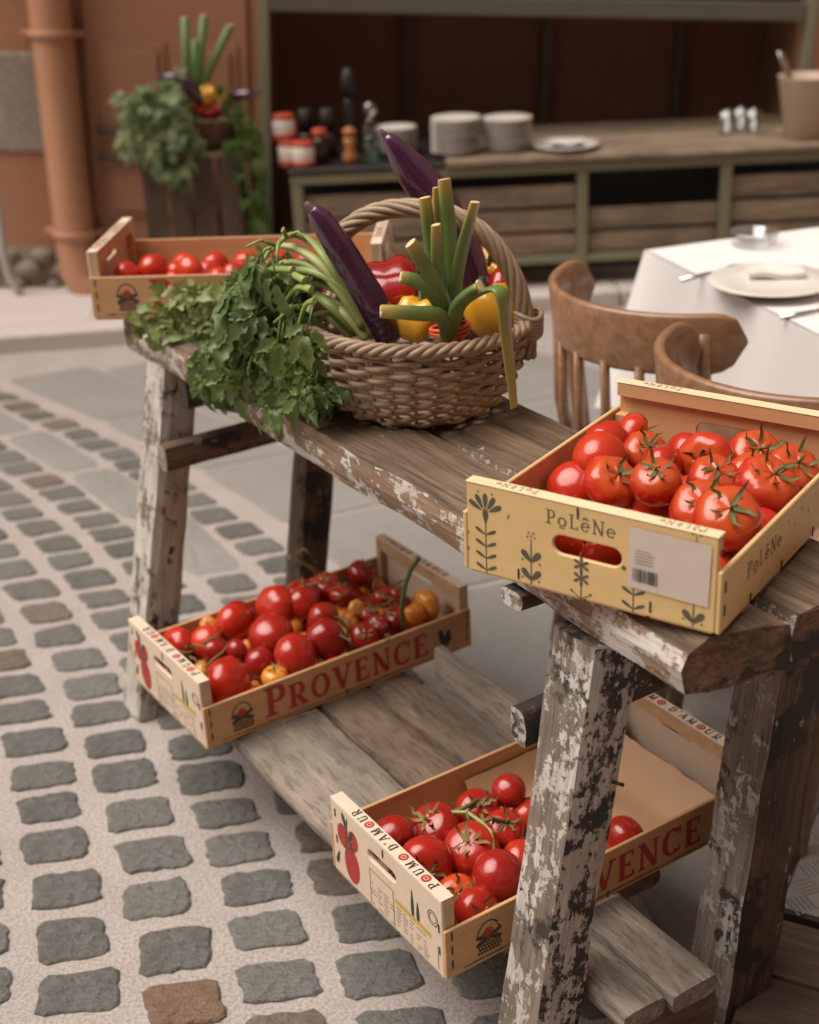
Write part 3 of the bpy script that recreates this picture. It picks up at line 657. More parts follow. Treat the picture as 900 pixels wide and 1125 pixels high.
# ------------------------------------------------------------------ table and chairs
C0 = Vector((.64, 3.50, 0)); TU = Vector((.956, .292, 0)).normalized(); TV = Vector((TU.y, -TU.x, 0)); TZ = .755; LU, LV = .95, 1.35
tm = frame(C0+TU*(LU/2)+TV*(LV/2), TU, -TV)          # local x along the back edge, y back
tb = thing('dining_table', 'wooden dining table under the white cloth', 'table', tm)
m = MB(); m.box(-LU/2, LU/2, -LV/2, LV/2, TZ-.03, TZ-.004); m.build('tabletop', CHAIR, tb, .003)
for sx in (-1, 1):
    for sy in (-1, 1): m = MB(); m.box(-.03, .03, -.03, .03, 0, TZ-.031); m.build('leg', CHAIR, tb, .003, 1, TR(sx*(LU/2-.08), sy*(LV/2-.08), .004))
cl = MB(); nn = 26; hx, hy = LU/2+.006, LV/2+.006
per = []
for (x0, y0, x1, y1) in ((-hx, -hy, hx, -hy), (hx, -hy, hx, hy), (hx, hy, -hx, hy), (-hx, hy, -hx, -hy)):
    for i in range(nn): t_ = i/nn; per.append((x0+(x1-x0)*t_, y0+(y1-y0)*t_, t_))
grid = []
for k in range(9):
    f = k/8; row = []
    for i, (x, y, t_) in enumerate(per):
        cd = min(t_, 1-t_)*2; corner = math.exp(-(cd/.14)**2)
        wv = math.sin(i*1.15)*.5+math.sin(i*.43+1)*.5; ln = Vector((x/hx if abs(abs(x)-hx) < 1e-6 else 0, y/hy if abs(abs(y)-hy) < 1e-6 else 0, 0))
        if corner > .02: ln = (ln+Vector((x/hx, y/hy, 0))*corner*.9)
        ln = ln.normalized(); out = (.004+f*(.018+.022*wv+corner*.10)); dz = f*(.30+corner*.14)
        row.append((x+ln.x*out, y+ln.y*out, TZ-(0 if k == 0 else .004)-dz))
    row.append(row[0]); grid.append(row)
cl.sheet(grid[::-1]); cl.sheet([[(-hx+2*hx*i/12, -hy+2*hy*j/16, TZ+.0012*noise.noise(Vector((i*.9, j*.9, 0)))) for i in range(13)] for j in range(17)])
tag(cl.build('tablecloth', CLOTH, M=tm), 'white cloth draped over the dining table', 'tablecloth')
ZT = TZ+.004
def ontab(px, py): return at_z(px, py, ZT)
q = ontab(846, 316); m = MB(); m.lathe([(.02, 0), (.085, 0), (.10, .007), (.142, .018), (.140, .021), (.097, .011), (.01, .008)], 48)
tag(m.build('plate', CHINA, M=Matrix.Translation(q)), 'white dinner plate with folded napkin on the white table', 'plate')
q2 = ontab(851, 306)+Vector((0, 0, .012)); m = MB(); g0 = [[(-.062+i*.0155, -.045+j*.015, .012+.003*math.sin(i*.9+j*.7)) for i in range(9)] for j in range(7)]
m.sheet(g0); m.sheet([[(x, y, z-.011) for x, y, z in rr] for rr in g0]); [m.sheet([e_, [(x, y, z-.011) for x, y, z in e_]]) for e_ in (g0[0], g0[-1], [q_[0] for q_ in g0], [q_[-1] for q_ in g0])]
tag(m.build('napkin', NAPK, M=frame(q2, Vector((1, -.15, 0)), Vector((.15, 1, 0)))), 'folded white napkin on the dinner plate', 'napkin')
def cutlery(a, b, label):
    o = ontab(*a); e = ontab(*b)-o; m = MB(); z = Vector((0, 0, .003)); m.tube([z, e*.4+z, e*.55+z, e*.8+z, e+z], [.007, .005, .004, .010, .003], 8, flat=.25); tag(m.build('cutlery', STEEL, M=Matrix.Translation(o)), label, 'cutlery')
cutlery((748, 309), (820, 292), 'fork lying left of the dinner plate'); cutlery((858, 350), (930, 337), 'knife lying in front of the dinner plate')
q = ontab(828, 268); m = MB(); m.lathe([(.04, 0), (.055, .002), (.062, .034), (.056, .036), (.048, .034), (.04, .010), (.01, .009)], 40); tag(m.build('ashtray', GLASS, M=Matrix.Translation(q)), 'round clear glass ashtray at the back of the white table', 'ashtray')
pL, pR = at_z(640, 284, .89), at_z(820, 350, .89)
def chair(pl, pr, label):
    mid = (pl+pr)/2; ch = pl-pr; w = ch.length/2; yd = Vector((ch.x, ch.y, 0)).normalized(); xd = Vector((yd.y, -yd.x, 0)); RA = .262; hb = math.asin(min(.97, w/RA))
    o = mid-xd*(RA*math.cos(math.pi-hb))            # centre of the rail's bow
    o = mid+xd*(RA*math.cos(hb)); o.z = .005
    t = thing('bistro_chair', label, 'chair', frame(o, xd, yd), 'bentwood chairs at the white table')
    g1 = []; n = 32
    for k in range(n+1):
        a = math.pi-hb*1.04+2*hb*1.04*k/n; s = abs(k/n-.5)*2; e = max(0, (s-.80)/.20); cut = .052*(1-math.sqrt(max(0, 1-e*e))); zt = .895-cut; zb = .775+cut
        ro, ri = RA, RA-.02; lean = .03
        def pt(rr, z): return ((rr+lean*(z-.8)*3)*math.cos(a), (rr+lean*(z-.8)*3)*math.sin(a), z)
        g1.append([pt(ro, zb+.006), pt(ro, zt-.006), pt(ro-.005, zt), pt(ri+.005, zt), pt(ri, zt-.006), pt(ri, zb+.006), pt(ri+.005, zb), pt(ro-.005, zb), pt(ro, zb+.006)])
    m = MB(); m.sheet(g1); m.add(g1[0][:-1], [tuple(range(8))]); m.add(g1[-1][:-1], [tuple(range(8))[::-1]]); m.build('back_rail', CHAIR, t)
    for s in (-1, 1):
        a = math.pi-s*hb*.80; m = MB(); m.tube([(.20*math.cos(a)-.06, .25*math.sin(a), 0), (.20*math.cos(a)-.0, .23*math.sin(a), .45), ((RA-.012)*math.cos(a), (RA-.012)*math.sin(a), .77), ((RA-.004)*math.cos(a), (RA-.004)*math.sin(a), .86)], [.017, .02, .019, .013], 12); m.build('back_leg', CHAIR, t)
        m = MB(); m.tube([(.20, s*.18, 0), (.17, s*.165, .44)], [.014, .019], 10); m.build('front_leg', CHAIR, t)
    for k in range(5):
        f = (k-2)/2; a = math.pi-f*hb*.45; a2 = math.pi-f*hb*.30; m = MB(); m.tube([(.215*math.cos(a2), .23*math.sin(a2), .462), (.245*math.cos(a)-.0, .255*math.sin(a), .64), ((RA-.010)*math.cos(a), (RA-.010)*math.sin(a), .79)], [.017, .022, .020], 10, flat=.45); m.build('slat', CHAIR, t)
    m = MB(); m.lathe([(.02, .44), (.205, .44), (.215, .45), (.21, .464), (.17, .462), (.02, .458)], 40); m.build('seat', CHAIR, t)
    m = MB(); m.lathe([(.17, .39), (.178, .39), (.178, .4395), (.17, .4395)], 32); m.build('apron', CHAIR, t)
    return t
chair(pL, pR, 'bentwood bistro chair nearest the tablecloth corner, slats showing')
p2 = at_z(757, 352, .89); chair(p2, p2+(pR-pL)*.98, 'bentwood bistro chair at the right edge, directly behind the yellow crate')
# tread plate platform behind the bench
q = at_z(868, 1000, .045); tp = thing('tread_plate_step', 'low dark step with a chequered metal tread plate right of the bench', 'step', TR(q.x+.0, q.y, .0075, R_(-28)))
m = MB(); m.box(-.02, .85, 0, .9, 0, .032); m.build('base', DARKG, tp, .003)
m = MB(); m.box(-.015, .845, .005, .895, .0325, .0365); m.build('plate', TREAD, tp, .001)
m = MB()
for i in range(17):
    for j in range(18):
        for k in range(5):
            x, y = .014+i*.05, .022+j*.05; a = R_(45 if (i+j) % 2 else -45); ofs = (k-2)*.0088
            cx, cy = x-math.sin(a)*ofs, y+math.cos(a)*ofs; ex, ey = math.cos(a)*.021, math.sin(a)*.021; nx, ny = -math.sin(a)*.0028, math.cos(a)*.0028
            m.add([(cx-ex-nx, cy-ey-ny, .0366), (cx+ex-nx, cy+ey-ny, .0366), (cx+ex+nx, cy+ey+ny, .0366), (cx-ex+nx, cy-ey+ny, .0366), (cx-ex*.8, cy-ey*.8, .0402), (cx+ex*.8, cy+ey*.8, .0402)], [(0, 1, 5, 4), (2, 3, 4, 5), (1, 2, 5), (3, 0, 4)])
o = m.build('tread_ribs', TREAD, tp); o['kind'] = 'stuff'
q = at_z(872, 1008, .02); pf = thing('floor_platform', 'dark brown low plank platform at the lower right corner', 'platform', TR(q.x, q.y, .0065, R_(-28)))
for i in range(6): me = plank_mesh('plank', 1.2, .135, .022, W_dark, 90+i, .001, .002, 8); obj('plank', me, pf, TR(.57, -.09-i*.14, .0135))
# ------------------------------------------------------------------ the old painted bench (local x along the bench, y across, from the camera side to the back)
A0, B0 = -1.9, 1.15; ZB = .8485
bench = thing('work_bench', 'old rough wooden bench with chipped white paint carrying the crates', 'bench', frame(P(A0, B0, .006), U2, N2))
def bp(a, b, z): return Vector((a-A0, b-B0, z-.006))
def slot_top(u, w):              # face of a board -> material slot: 0 top/bottom, 1 camera-side edge, 2 end grain
    if u is None: return 2
    return 1 if u <= -.99 else 0
TH_ = .075
for (b0, b1, a0, a1, sd, sk, wn_) in ((.98, 1.128, -2.70, -1.005, 1, .018, .016), (1.134, 1.32, -2.69, -.985, 2, .012, 0)):
    me = plank_mesh('top_board', a1-a0, b1-b0, TH_, [W_top, W_edge, W_edge2], sd, .004, .006, 34, slot_top, sk, wn_)
    obj('top_board', me, bench, Matrix.Translation(bp((a0+a1)/2, (b0+b1)/2, ZB-TH_/2)))
def leg(top, foot, da, db, mats, seed, flip=1):
    # post between two points given at its corner nearest the camera side and near end; da across (along a), db along b
    t, f = bp(*top), bp(*foot); t = t+Vector((-da/2, db/2, 0)); f = f+Vector((-da/2, db/2, 0)); L = (t-f).length
    zx = (t-f).normalized(); yy = Vector((0, 1, 0)); yy = (yy-zx*yy.dot(zx)).normalized(); xx = yy.cross(zx)      # x = along the bench
    M = Matrix((zx, yy, zx.cross(yy))).transposed().to_4x4(); M.translation = (t+f)/2
    def slot(u, w):
        if u is None: return 0
        if u <= -.99: return 0            # camera-side face
        if w >= .99 or w <= -.99: return 1
        return 2
    me = plank_mesh('leg', L, db, da, mats, seed, .003, .004, 22, slot); return obj('leg', me, bench, M)
leg((-1.160, .968, .772), (-1.160, .838, .0), .088, .084, [W_legn, W_legd, W_legb], 11)
leg((-1.160, 1.322, .772), (-1.160, 1.236, .0), .09, .105, [W_legg, W_legb, W_legb], 12)
leg((-2.520, .985, .772), (-2.520, .828, .0), .095, .082, [W_legw, W_legf, W_legb], 13)
leg((-2.530, 1.335, .772), (-2.530, 1.215, .0), .07, .078, [W_legb, W_legb, W_legb], 14)
def bar(name, a, b0, b1, z0, z1, t, mats, seed, slot=None):
    me = plank_mesh(name, b1-b0, t, z1-z0, mats, seed, .002, .003, 10, slot); return obj(name, me, bench, Matrix.Translation(bp(a, (b0+b1)/2, (z0+z1)/2)) @ Matrix.Rotation(R_(90), 4, 'Z'))
sl_end = lambda u, w: 1 if u is None else 0
bar('stretcher', -2.497, .95, 1.36, .578, .632, .04, [W_legb, W_legg], 21, sl_end)
bar('stretcher', -1.268, .93, 1.40, .598, .652, .034, [W_legb, W_legw], 22, sl_end)
bar('batten', -1.36, .988, 1.33, .746, .772, .05, [W_legb, W_legw], 23, sl_end)
bar('batten', -2.45, .992, 1.31, .715, .771, .04, W_legb, 24)
bar('shelf_bearer', -1.50, .87, 1.34, .135, .198, .03, W_legb, 25)
bar('shelf_bearer', -2.42, .845, 1.34, .135, .198, .03, W_legb, 26)
for (b0, b1, a0, a1, sd, mt, th) in ((.842, 1.016, -2.46, -1.462, 31, W_shelf, .03), (1.024, 1.132, -2.44, -1.458, 32, W_shelfd, .03), (1.137, 1.224, -2.45, -1.30, 35, W_shelfd, .029), (.972, 1.046, -1.452, -1.092, 36, W_shelf, .03), (1.052, 1.136, -1.450, -1.082, 37, W_shelf, .03)):
    me = plank_mesh('shelf_board', a1-a0, b1-b0, th, mt, sd, .002, .003, 26); obj('shelf_board', me, bench, Matrix.Translation(bp((a0+a1)/2, (b0+b1)/2, .23-th/2)))
me = plank_mesh('shelf_back_board', .33, .026, .092, W_shelf, 33, .002, .003, 14); obj('shelf_back_board', me, bench, Matrix.Translation(bp(-1.777, 1.241, .277)))
me = plank_mesh('shelf_end_board', .20, .022, .105, W_shelfd, 34, .002, .003, 10); obj('shelf_end_board', me, bench, Matrix.Translation(bp(-1.112, 1.055, .145)) @ Matrix.Rotation(R_(90), 4, 'Z'))
for (a, b, z) in ((-1.175, 1.0, .565), (-1.158, 1.40, .62), (-2.518, .97, .69), (-2.518, .955, .52), (-2.518, .95, .46)):
    m = MB(); m.tube([(0, 0, 0), (.02, .008, .001), (.026, .012, .0)], .0025, 6); m.build('nail', STAPLE, bench, M=Matrix.Translation(bp(a, b, z)))
# ------------------------------------------------------------------ lettering and print
def glyph(ch, T, t):
    o = []
    def ln(x0, y0, x1, y1, w): 
        d = Vector((x1-x0, y1-y0)); n = Vector((-d.y, d.x)).normalized()*w/2
        o.append([(x0+n.x, y0+n.y), (x0-n.x, y0-n.y), (x1-n.x, y1-n.y), (x1+n.x, y1+n.y)])
    def hs(x, y, L): ln(x-L/2, y, x+L/2, y, t)
    def arc(cx, cy, rx, ry, a0, a1, n=14, st=True):
        for i in range(n):
            q = []
            for a in (a0+(a1-a0)*i/n, a0+(a1-a0)*(i+1)/n):
                c, s = math.cos(R_(a)), math.sin(R_(a)); w = (t+(T-t)*abs(c))/2
                q.append(((cx+(rx+w)*c, cy+(ry+w)*s), (cx+(rx-w)*c, cy+(ry-w)*s)))
            o.append([q[0][0], q[0][1], q[1][1], q[1][0]])
    h = t/2; w = .8
    if ch in 'PR':
        ln(.2, 0, .2, 1, T); ln(.2, 1-h, .42, 1-h, t); ln(.2, .46, .42, .46, t); arc(.42, .73-h/2, .2, .27-h/2, -90, 90); hs(.2, h, .42); hs(.12, 1-h, .22)
        w = .72
        if ch == 'R': ln(.38, .46, .70, .02, T); hs(.74, h, .22); w = .84
    elif ch == 'O': arc(.46, .5, .46-T*.7, .5-h, 0, 360, 26); w = .92
    elif ch == 'D': ln(.2, 0, .2, 1, T); ln(.1, 1-h, .42, 1-h, t); ln(.1, h, .42, h, t); arc(.42, .5, .34-T/2, .5-h, -90, 90); w = .84
    elif ch == 'V': ln(.14, 1, .44, 0, T); ln(.44, 0, .72, 1, t*1.2); hs(.13, 1-h, .34); hs(.72, 1-h, .28); w = .84
    elif ch == 'E':
        ln(.2, 0, .2, 1, T); ln(.06, h, .66, h, t); ln(.06, 1-h, .62, 1-h, t); ln(.2, .52, .5, .52, t); ln(.64, 0, .64, .24, t); ln(.60, 1, .60, .78, t); ln(.5, .42, .5, .62, t*.8); w = .74
    elif ch == 'N': ln(.16, 0, .16, 1, t*1.2); ln(.12, 1, .70, 0, T); ln(.72, 0, .72, 1, t*1.2); hs(.16, h, .26); hs(.72, 1-h, .28); hs(.10, 1-h, .2); w = .86
    elif ch == 'C': arc(.46, .5, .46-T*.7, .5-h, 48, 312, 20); ln(.76, .70, .76, .98, t); ln(.76, .04, .76, .26, t*.8); w = .86
    elif ch == 'U': ln(.18, .3, .18, 1, T); arc(.42, .32, .24, .3-h+.01, 180, 360); ln(.66, .3, .66, 1, t*1.2); hs(.18, 1-h, .34); hs(.66, 1-h, .26); w = .84
    elif ch == 'M': ln(.14, 0, .18, 1, t*1.2); ln(.18, 1, .46, .05, T); ln(.46, .05, .76, 1, t); ln(.78, 0, .76, 1, T); hs(.14, h, .26); hs(.78, h, .32); w = .96
    elif ch == 'A': ln(.08, 0, .42, 1, t*1.2); ln(.42, 1, .74, 0, T); ln(.2, .32, .62, .32, t); hs(.09, h, .26); hs(.74, h, .32); w = .84
    elif ch == 'L': ln(.2, 0, .2, 1, T); hs(.2, 1-h, .36); ln(.08, h, .66, h, t); ln(.64, 0, .64, .24, t); w = .72
    elif ch == 'o': arc(.3, .32, .26, .29, 0, 360, 20); ln(.1, -.12, .5, -.12, t); w = .62
    elif ch == 'e': arc(.3, .32, .26, .29, 0, 320, 18); ln(.04, .34, .56, .34, t); w = .62
    elif ch == '"': arc(.3, .32, .26, .29, 0, 320, 18); ln(.04, .34, .56, .34, t); ln(.12, .80, .2, .94, t*1.6); ln(.3, .84, .3, 1.0, t*1.6); ln(.48, .80, .4, .94, t*1.6); w = .62
    elif ch == "'": ln(.1, 1, .06, .72, T*.8); w = .22
    elif ch == ' ': w = .4
    return o, w
class Print:                     # flat print: polygons stacked a hair apart on a panel
    def __init__(s, M): s.M = M; s.mb = {}; s.k = 0
    def poly(s, pts, mat):
        s.k += 1; z = .00035+(s.k % 40)*6e-6; mb = s.mb.setdefault(mat, MB())
        mb.add([s.M @ Vector((x, y, z)) for x, y in pts], [tuple(range(len(pts)))])
    def text(s, txt, x, y, h, mat, T=.2, t=.09, gap=.1, first=1.0, jit=0):
        for i, ch in enumerate(txt):
            hh = h*(first if i == 0 else 1); ps, w = glyph(ch, T, t); dy = (jit*h*(-1)**i if jit else 0)
            for p in ps: s.poly([(x+a*hh, y+dy+b*hh) for a, b in p], mat)
            x += (w+gap)*hh
        return x
    def drop(s, x, y, L, w, ang, mat):
        pts = []
        for i in range(14):
            q = 2*math.pi*i/14; u = (1-math.cos(q))/2; v = math.sin(q)*(.35+.65*u)*.75; X, Y = u*L, v*w/1.0
            c, d = math.cos(ang), math.sin(ang); pts.append((x+X*c-Y*d, y+X*d+Y*c))
        s.poly(pts, mat)
    def disc(s, x, y, r, mat, ry=None, n=18): s.poly([(x+r*math.cos(2*math.pi*i/n), y+(ry or r)*math.sin(2*math.pi*i/n)) for i in range(n)], mat)
    def ring(s, x, y, r, w, mat, n=24, a0=0, a1=360, ry=None):
        ry = ry or r
        for i in range(n):
            a, b = R_(a0+(a1-a0)*i/n), R_(a0+(a1-a0)*(i+1)/n)
            s.poly([(x+r*math.cos(a), y+ry*math.sin(a)), (x+(r-w)*math.cos(a), y+(ry-w)*math.sin(a)), (x+(r-w)*math.cos(b), y+(ry-w)*math.sin(b)), (x+r*math.cos(b), y+ry*math.sin(b))], mat)
    def rect(s, x0, y0, x1, y1, mat): s.poly([(x0, y0), (x1, y0), (x1, y1), (x0, y1)], mat)
    def line(s, x0, y0, x1, y1, w, mat):
        d = Vector((x1-x0, y1-y0)); n = Vector((-d.y, d.x)).normalized()*w/2; s.poly([(x0+n.x, y0+n.y), (x0-n.x, y0-n.y), (x1-n.x, y1-n.y), (x1+n.x, y1+n.y)], mat)
    def heart(s, x, y, r, mat): s.drop(x, y-.2*r, r*1.55, r*.62, R_(48), mat); s.drop(x, y-.2*r, r*1.55, r*.62, R_(132), mat)
    def done(s, name, parent):
        for mat, mb in s.mb.items(): mb.build(name, mat, parent)['kind'] = 'stuff'
# ------------------------------------------------------------------ long crates with red lettering
CL, CW, CH, CS = .593, .314, .140, .091
def nails(parent, pts, M):
    m = MB()
    for x, y in pts: m.box(x-.0009, x+.0009, y-.007, y+.007, .0003, .0014, M=M)
    m.build('staples', STAPLE, parent)['kind'] = 'stuff'
def basket_emblem(pr, x, y, s, red=True):
    pr.ring(x, y+.006*s, .021*s, .0022*s, INK_k, 20, 10, 170, .026*s)
    for j in range(4):
        for i in range(8): pr.rect(x-.02*s+i*.0052*s+(j % 2)*.0026*s, y-.024*s+j*.006*s, x-.0162*s+i*.0052*s+(j % 2)*.0026*s, y-.0195*s+j*.006*s, INK_k)
    for (a, b, r_) in ((-.008, .004, .009), (.007, .003, .008), (0, .011, .008)): pr.disc(x+a*s, y+b*s, r_*s, INK_r)
    for a in (200, 165, 20, 340): pr.drop(x, y+.002*s, .024*s, .006*s, R_(a), INK_gr)
def long_crate(label, M):
    t = thing('fruit_crate', label, 'crate', M, 'wooden crates with red lettering')
    for e, x in enumerate((0, CL)):
        m = MB(); Mp = frame((0 if e == 0 else CL-.022, .0066, .004), (0, 1, 0), (1, 0, 0), (0, 0, 1)) 
        Mp = Matrix(((0, 1, 0, 0 if e == 0 else CL-.007), (1, 0, 0, .0066), (0, 0, 1, .004), (0, 0, 0, 1)))
        holed_panel(m, CW-.0132, CH-.004, [((CW-.0132)*.52, .098, .078, .019)], .007, 0, Mp)
        ep = m.build('end_panel', V_cream, t, .0012); x0, x1 = (.0072, .022) if e == 0 else (CL-.022, CL-.0072)
        m = MB(); m.box(x0 if e else 0, x1 if not e else CL, .0064, CW-.0064, CH+.0002, CH+.0022); m.build('end_cap', V_cream, ep, .0006)
        for y0, y1, z0_ in ((.0067, .0225, .008), (CW-.0225, CW-.0067, .008), (.023, CW-.023, CH-.026)): m = MB(); m.box(x0, x1, y0, y1, z0_, CH); m.build('end_batten', V_block, ep, .001)
    for s, y in enumerate((0, CW-.006)): m = MB(); m.box(0, CL, y, y+.006, .006, CS); m.build('side_panel', V_tan, t, .001)
    for i in range(5): w = (CW-.016)/5; m = MB(); m.box(.001, CL-.001, .008+i*w+.002, .008+(i+1)*w-.002, 0, .0055); m.build('bottom_slat', V_tan, t, .0008)
    for s in (0, 1):
        Mx = frame((0, 0, 0), (1, 0, 0), (0, 0, 1)) if s == 0 else frame((CL, CW, 0), (-1, 0, 0), (0, 0, 1))
        pr = Print(Mx); pr.text('PROVENCE', CL*.205, .024, .050, INK_r, .21, .085, .09, 1.22)
        basket_emblem(pr, CL*.125, .045, 1.0)
        for a, L in ((100, .045), (70, .04), (55, .03)): pr.drop(CL*.885, .024, L, .012, R_(a), INK_k)
        x = .03
        while x < CL-.05: w_ = rnd.uniform(.012, .03); pr.rect(x, .0125, x+w_, .0125+rnd.uniform(.0012, .0026), INK_gr); x += w_*rnd.uniform(.9, 1.15)
        pr.done('lettering', t); nails(t, [(.011, .03), (.011, .055), (.011, .08), (CL-.011, .03), (CL-.011, .055), (CL-.011, .08), (CL*.5, .012)], Mx)
    for e in (0, 1):
        Mx = frame((0, CW, .0), (0, -1, 0), (0, 0, 1)) if e == 0 else frame((CL, 0, 0), (0, 1, 0), (0, 0, 1))
        pr = Print(Mx)
        for cx, cy, rx, ry in ((.062, .045, .022, .034), (.04, .088, .017, .022), (.07, .095, .014, .018)): pr.disc(cx, cy, rx, INK_r, ry)
        pr.line(.045, .06, .055, .128, .003, INK_gr); pr.drop(.055, .1, .035, .009, R_(115), INK_gr); pr.drop(.055, .085, .03, .008, R_(60), INK_gr); pr.drop(.025, .05, .03, .008, R_(250), INK_gr)
        for a in range(0, 360, 72): pr.drop(.062, .078, .012, .004, R_(a), INK_gr)
        pr.ring(.285, .098, .013, .0014, INK_k, 18); pr.ring(.285, .098, .009, .0012, INK_k, 14)
        for cx, hh in ((.232, .052), (.246, .038)): pr.drop(cx, .062+hh, hh, .0075, R_(-90), INK_gr)
        pr.rect(.185, .0575, .278, .0655, INK_y)
        for i in range(7):
            for j in range(9):
                if rnd.random() < .8: pr.rect(.118+j*.0175, .012+i*.0065, .118+j*.0175+rnd.uniform(.006, .015), .0133+i*.0065, INK_k)
        for a, b, c, d in ((.115, .008, .115, .075), (.115, .075, .18, .075), (.18, .008, .18, .075), (.295, .012, .295, .055), (.01, .006, .30, .006)): pr.line(a, b, c, d, .0011, INK_k if b > .007 else INK_gr)
        pr.done('end_print', t)
        # lettering on top of the end board
        Mt = frame((.0185, .035, CH+.0022), (0, 1, 0), (-1, 0, 0)) if e == 0 else frame((CL-.0185, CW-.035, CH+.0022), (0, -1, 0), (1, 0, 0))
        pr = Print(Mt); x = 0
        for ch in "POUMO D'AMOUR":
            ps, w = glyph(ch, .19, .09)
            if ch == 'O':
                pr.disc(x+.0082, .0075, .0078, INK_r); pr.ring(x+.0082, .0075, .004, .001, V_cream, 10)
            else:
                for p in ps: pr.poly([(x+a*.0155, b*.0155) for a, b in p], INK_k)
            x += (w+.16)*.0162*(1.12)
        pr.done('top_lettering', t); 
        nails(t, [(.02, .07), (.02, .12), (.30, .05), (.30, .09), (.157, .128)], Mx)
    return t
cB = (Vector((-.383, 2.123, .2315)), R_(33.39)); cC = (Vector((.021, 1.519, .2315)), R_(32.3)); cD = (Vector((-.622, 2.769, .8525)), R_(-4.4))
# the near corner of the lower right crate is read on the shelf
def TRv(v, a): return TR(v.x, v.y, v.z, a)
crateB = long_crate('open wooden crate of mixed red and orange tomatoes at far end of lower shelf', TRv(*cB))
crateC = long_crate('open wooden crate of vine tomatoes on the lower shelf behind the near leg', TRv(*cC))
crateD = long_crate('open wooden crate of tomatoes at the far end of the bench top', TRv(*cD))
# brown paper lining in the right half of the lower right crate
g = [[(.25+i*.0128, .010+j*.0147, .0075+.010*abs(noise.noise(Vector((i*.35, j*.4, 1))))+max(0, i-19)*.009+max(0, j-17)**1.5*.011) for i in range(25)] for j in range(21)]
m = MB(); m.sheet(g); m.sheet([[(x, y, z-.0009) for x, y, z in r_] for r_ in g]); tag(m.build('paper_liner', PAPER, M=TRv(*cC)), 'brown crumpled paper lining the crate behind the near leg', 'paper')
# ------------------------------------------------------------------ yellow flower-print crate
AW, AL, AH, AS = .345, .425, .123, .082
MA = TR(.066, 1.588, ZB+.004, R_(-35.57))
ca = thing('fruit_crate', 'yellow crate printed with dark flowers on the near end of the bench top', 'crate', MA)
for e in (0, 1):
    y0 = 0 if e == 0 else AL-.017
    m = MB(); Mp = TR(.0066, 0 if e == 0 else AL-.006, .002); holed_panel(m, AW-.0132, AH-.002, [((AW-.0132)*.505, .066, .092, .025)], .006, 0, Mp)
    ep = m.build('end_panel', V_yellow if e == 0 else V_in, ca, .0015)
    m = MB(); m.box(.006, AW-.006, y0-.0008, y0+.0178, AH, AH+.0022); m.build('top_strip', V_yell2, ep, .0007)
    m = MB(); m.box(.0075, AW-.0075, *((.0062, .017) if e == 0 else (AL-.017, AL-.0062)), AH-.02, AH-.0002); m.build('end_batten', V_in, ep, .001)
    for x0 in (.0075, AW-.0235): m = MB(); m.box(x0, x0+.016, (.0064 if e == 0 else AL-.0224), (.0224 if e == 0 else AL-.0064), .008, AS-.006); m.build('corner_block', V_in, ep)
for x in (0, AW-.006):
    nseg = 10; g_o = []; m = MB(); out = (x == 0)
    for i in range(nseg): pass
    m.box(x, x+.006, 0, AL, .002, AS); sp_ = m.build('side_panel', [V_yellow, V_in], ca, .0015)
    for p in sp_.data.polygons:
        if (p.normal.x > .9) == out and abs(p.normal.x) > .9: p.material_index = 1
for i in range(4): w = (AW-.016)/4; m = MB(); m.box(.008+i*w+.002, .008+(i+1)*w-.002, .001, AL-.001, 0, .005); m.build('bottom_slat', V_in, ca, .0008)
pr = Print(frame((0, 0, 0), (1, 0, 0), (0, 0, 1)))
def stemplant(x, z0, n, step, top=None):
    pr.line(x, z0, x, z0+n*step+.004, .0015, INK_g)
    for i in range(n):
        z = z0+.004+i*step; pr.drop(x, z, .017, .0042, R_(28), INK_g); pr.drop(x, z, .017, .0042, R_(152), INK_g)
x = AW*.098; stemplant(x, .003, 4, .0165)
for a in (30, 60, 90, 120, 150): pr.drop(x+.006*math.cos(R_(a)), .086+.006*math.sin(R_(a)), .021, .0065, R_(a), INK_g)
pr.drop(x, .072, .02, .0075, R_(90), INK_g); pr.disc(x-.010, .1135, .0014, INK_g); pr.disc(x+.010, .1135, .0014, INK_g)
def heartplant(x, z0):
    pr.line(x, z0-.008, x, z0+.05, .0015, INK_g); pr.heart(x, z0, .0125, INK_g); pr.heart(x, z0+.025, .0125, INK_g)
    for dx, dz in ((-.012, .0), (.011, -.002), (-.012, .024), (.012, .022)): pr.disc(x+dx, z0+dz, .0014, INK_g)
    for dx, dz in ((0, .058), (-.005, .056), (.005, .056), (-.0035, .062), (.0035, .062), (0, .0525)): pr.disc(x+dx, z0+dz, .0013, INK_g)
heartplant(AW*.285, .012); heartplant(AW*.905, .012); heartplant(AW*.905, .066)
x = AW*.485; pr.line(x, .001, x, .05, .0015, INK_g)
for zc in (.030, .048):
    for a in range(0, 360, 60): pr.drop(x, zc, .0115, .0035, R_(a+30), INK_g)
pr.line(x, .002, x-.012, .01, .0012, INK_g); pr.line(x, .002, x+.012, .01, .0012, INK_g); pr.disc(x-.013, .011, .0016, INK_g); pr.disc(x+.013, .011, .0016, INK_g)
x = AW*.685; stemplant(x, .003, 2, .0185); pr.drop(x, .045, .018, .007, R_(90), INK_g); pr.disc(x-.013, .058, .003, INK_g)
for fx, fz in ((.02, .05), (.02, .028), (.19, .085), (.035, .095)): pr.drop(AW*fx, fz, .007, .0018, R_(75), INK_g)
pr.text('PoL"Ne', AW*.345, .093, .0185, INK_g, .12, .065, .17, 1, .0)
pr.done('flower_print', ca)
pr = Print(frame((AW*.30, .0165, AH+.0022), (-1, 0, 0), (0, -1, 0))); pr.text('PoL"Ne', 0, .003, .0105, INK_g, .10, .06, .28); pr.done('top_lettering', ca)
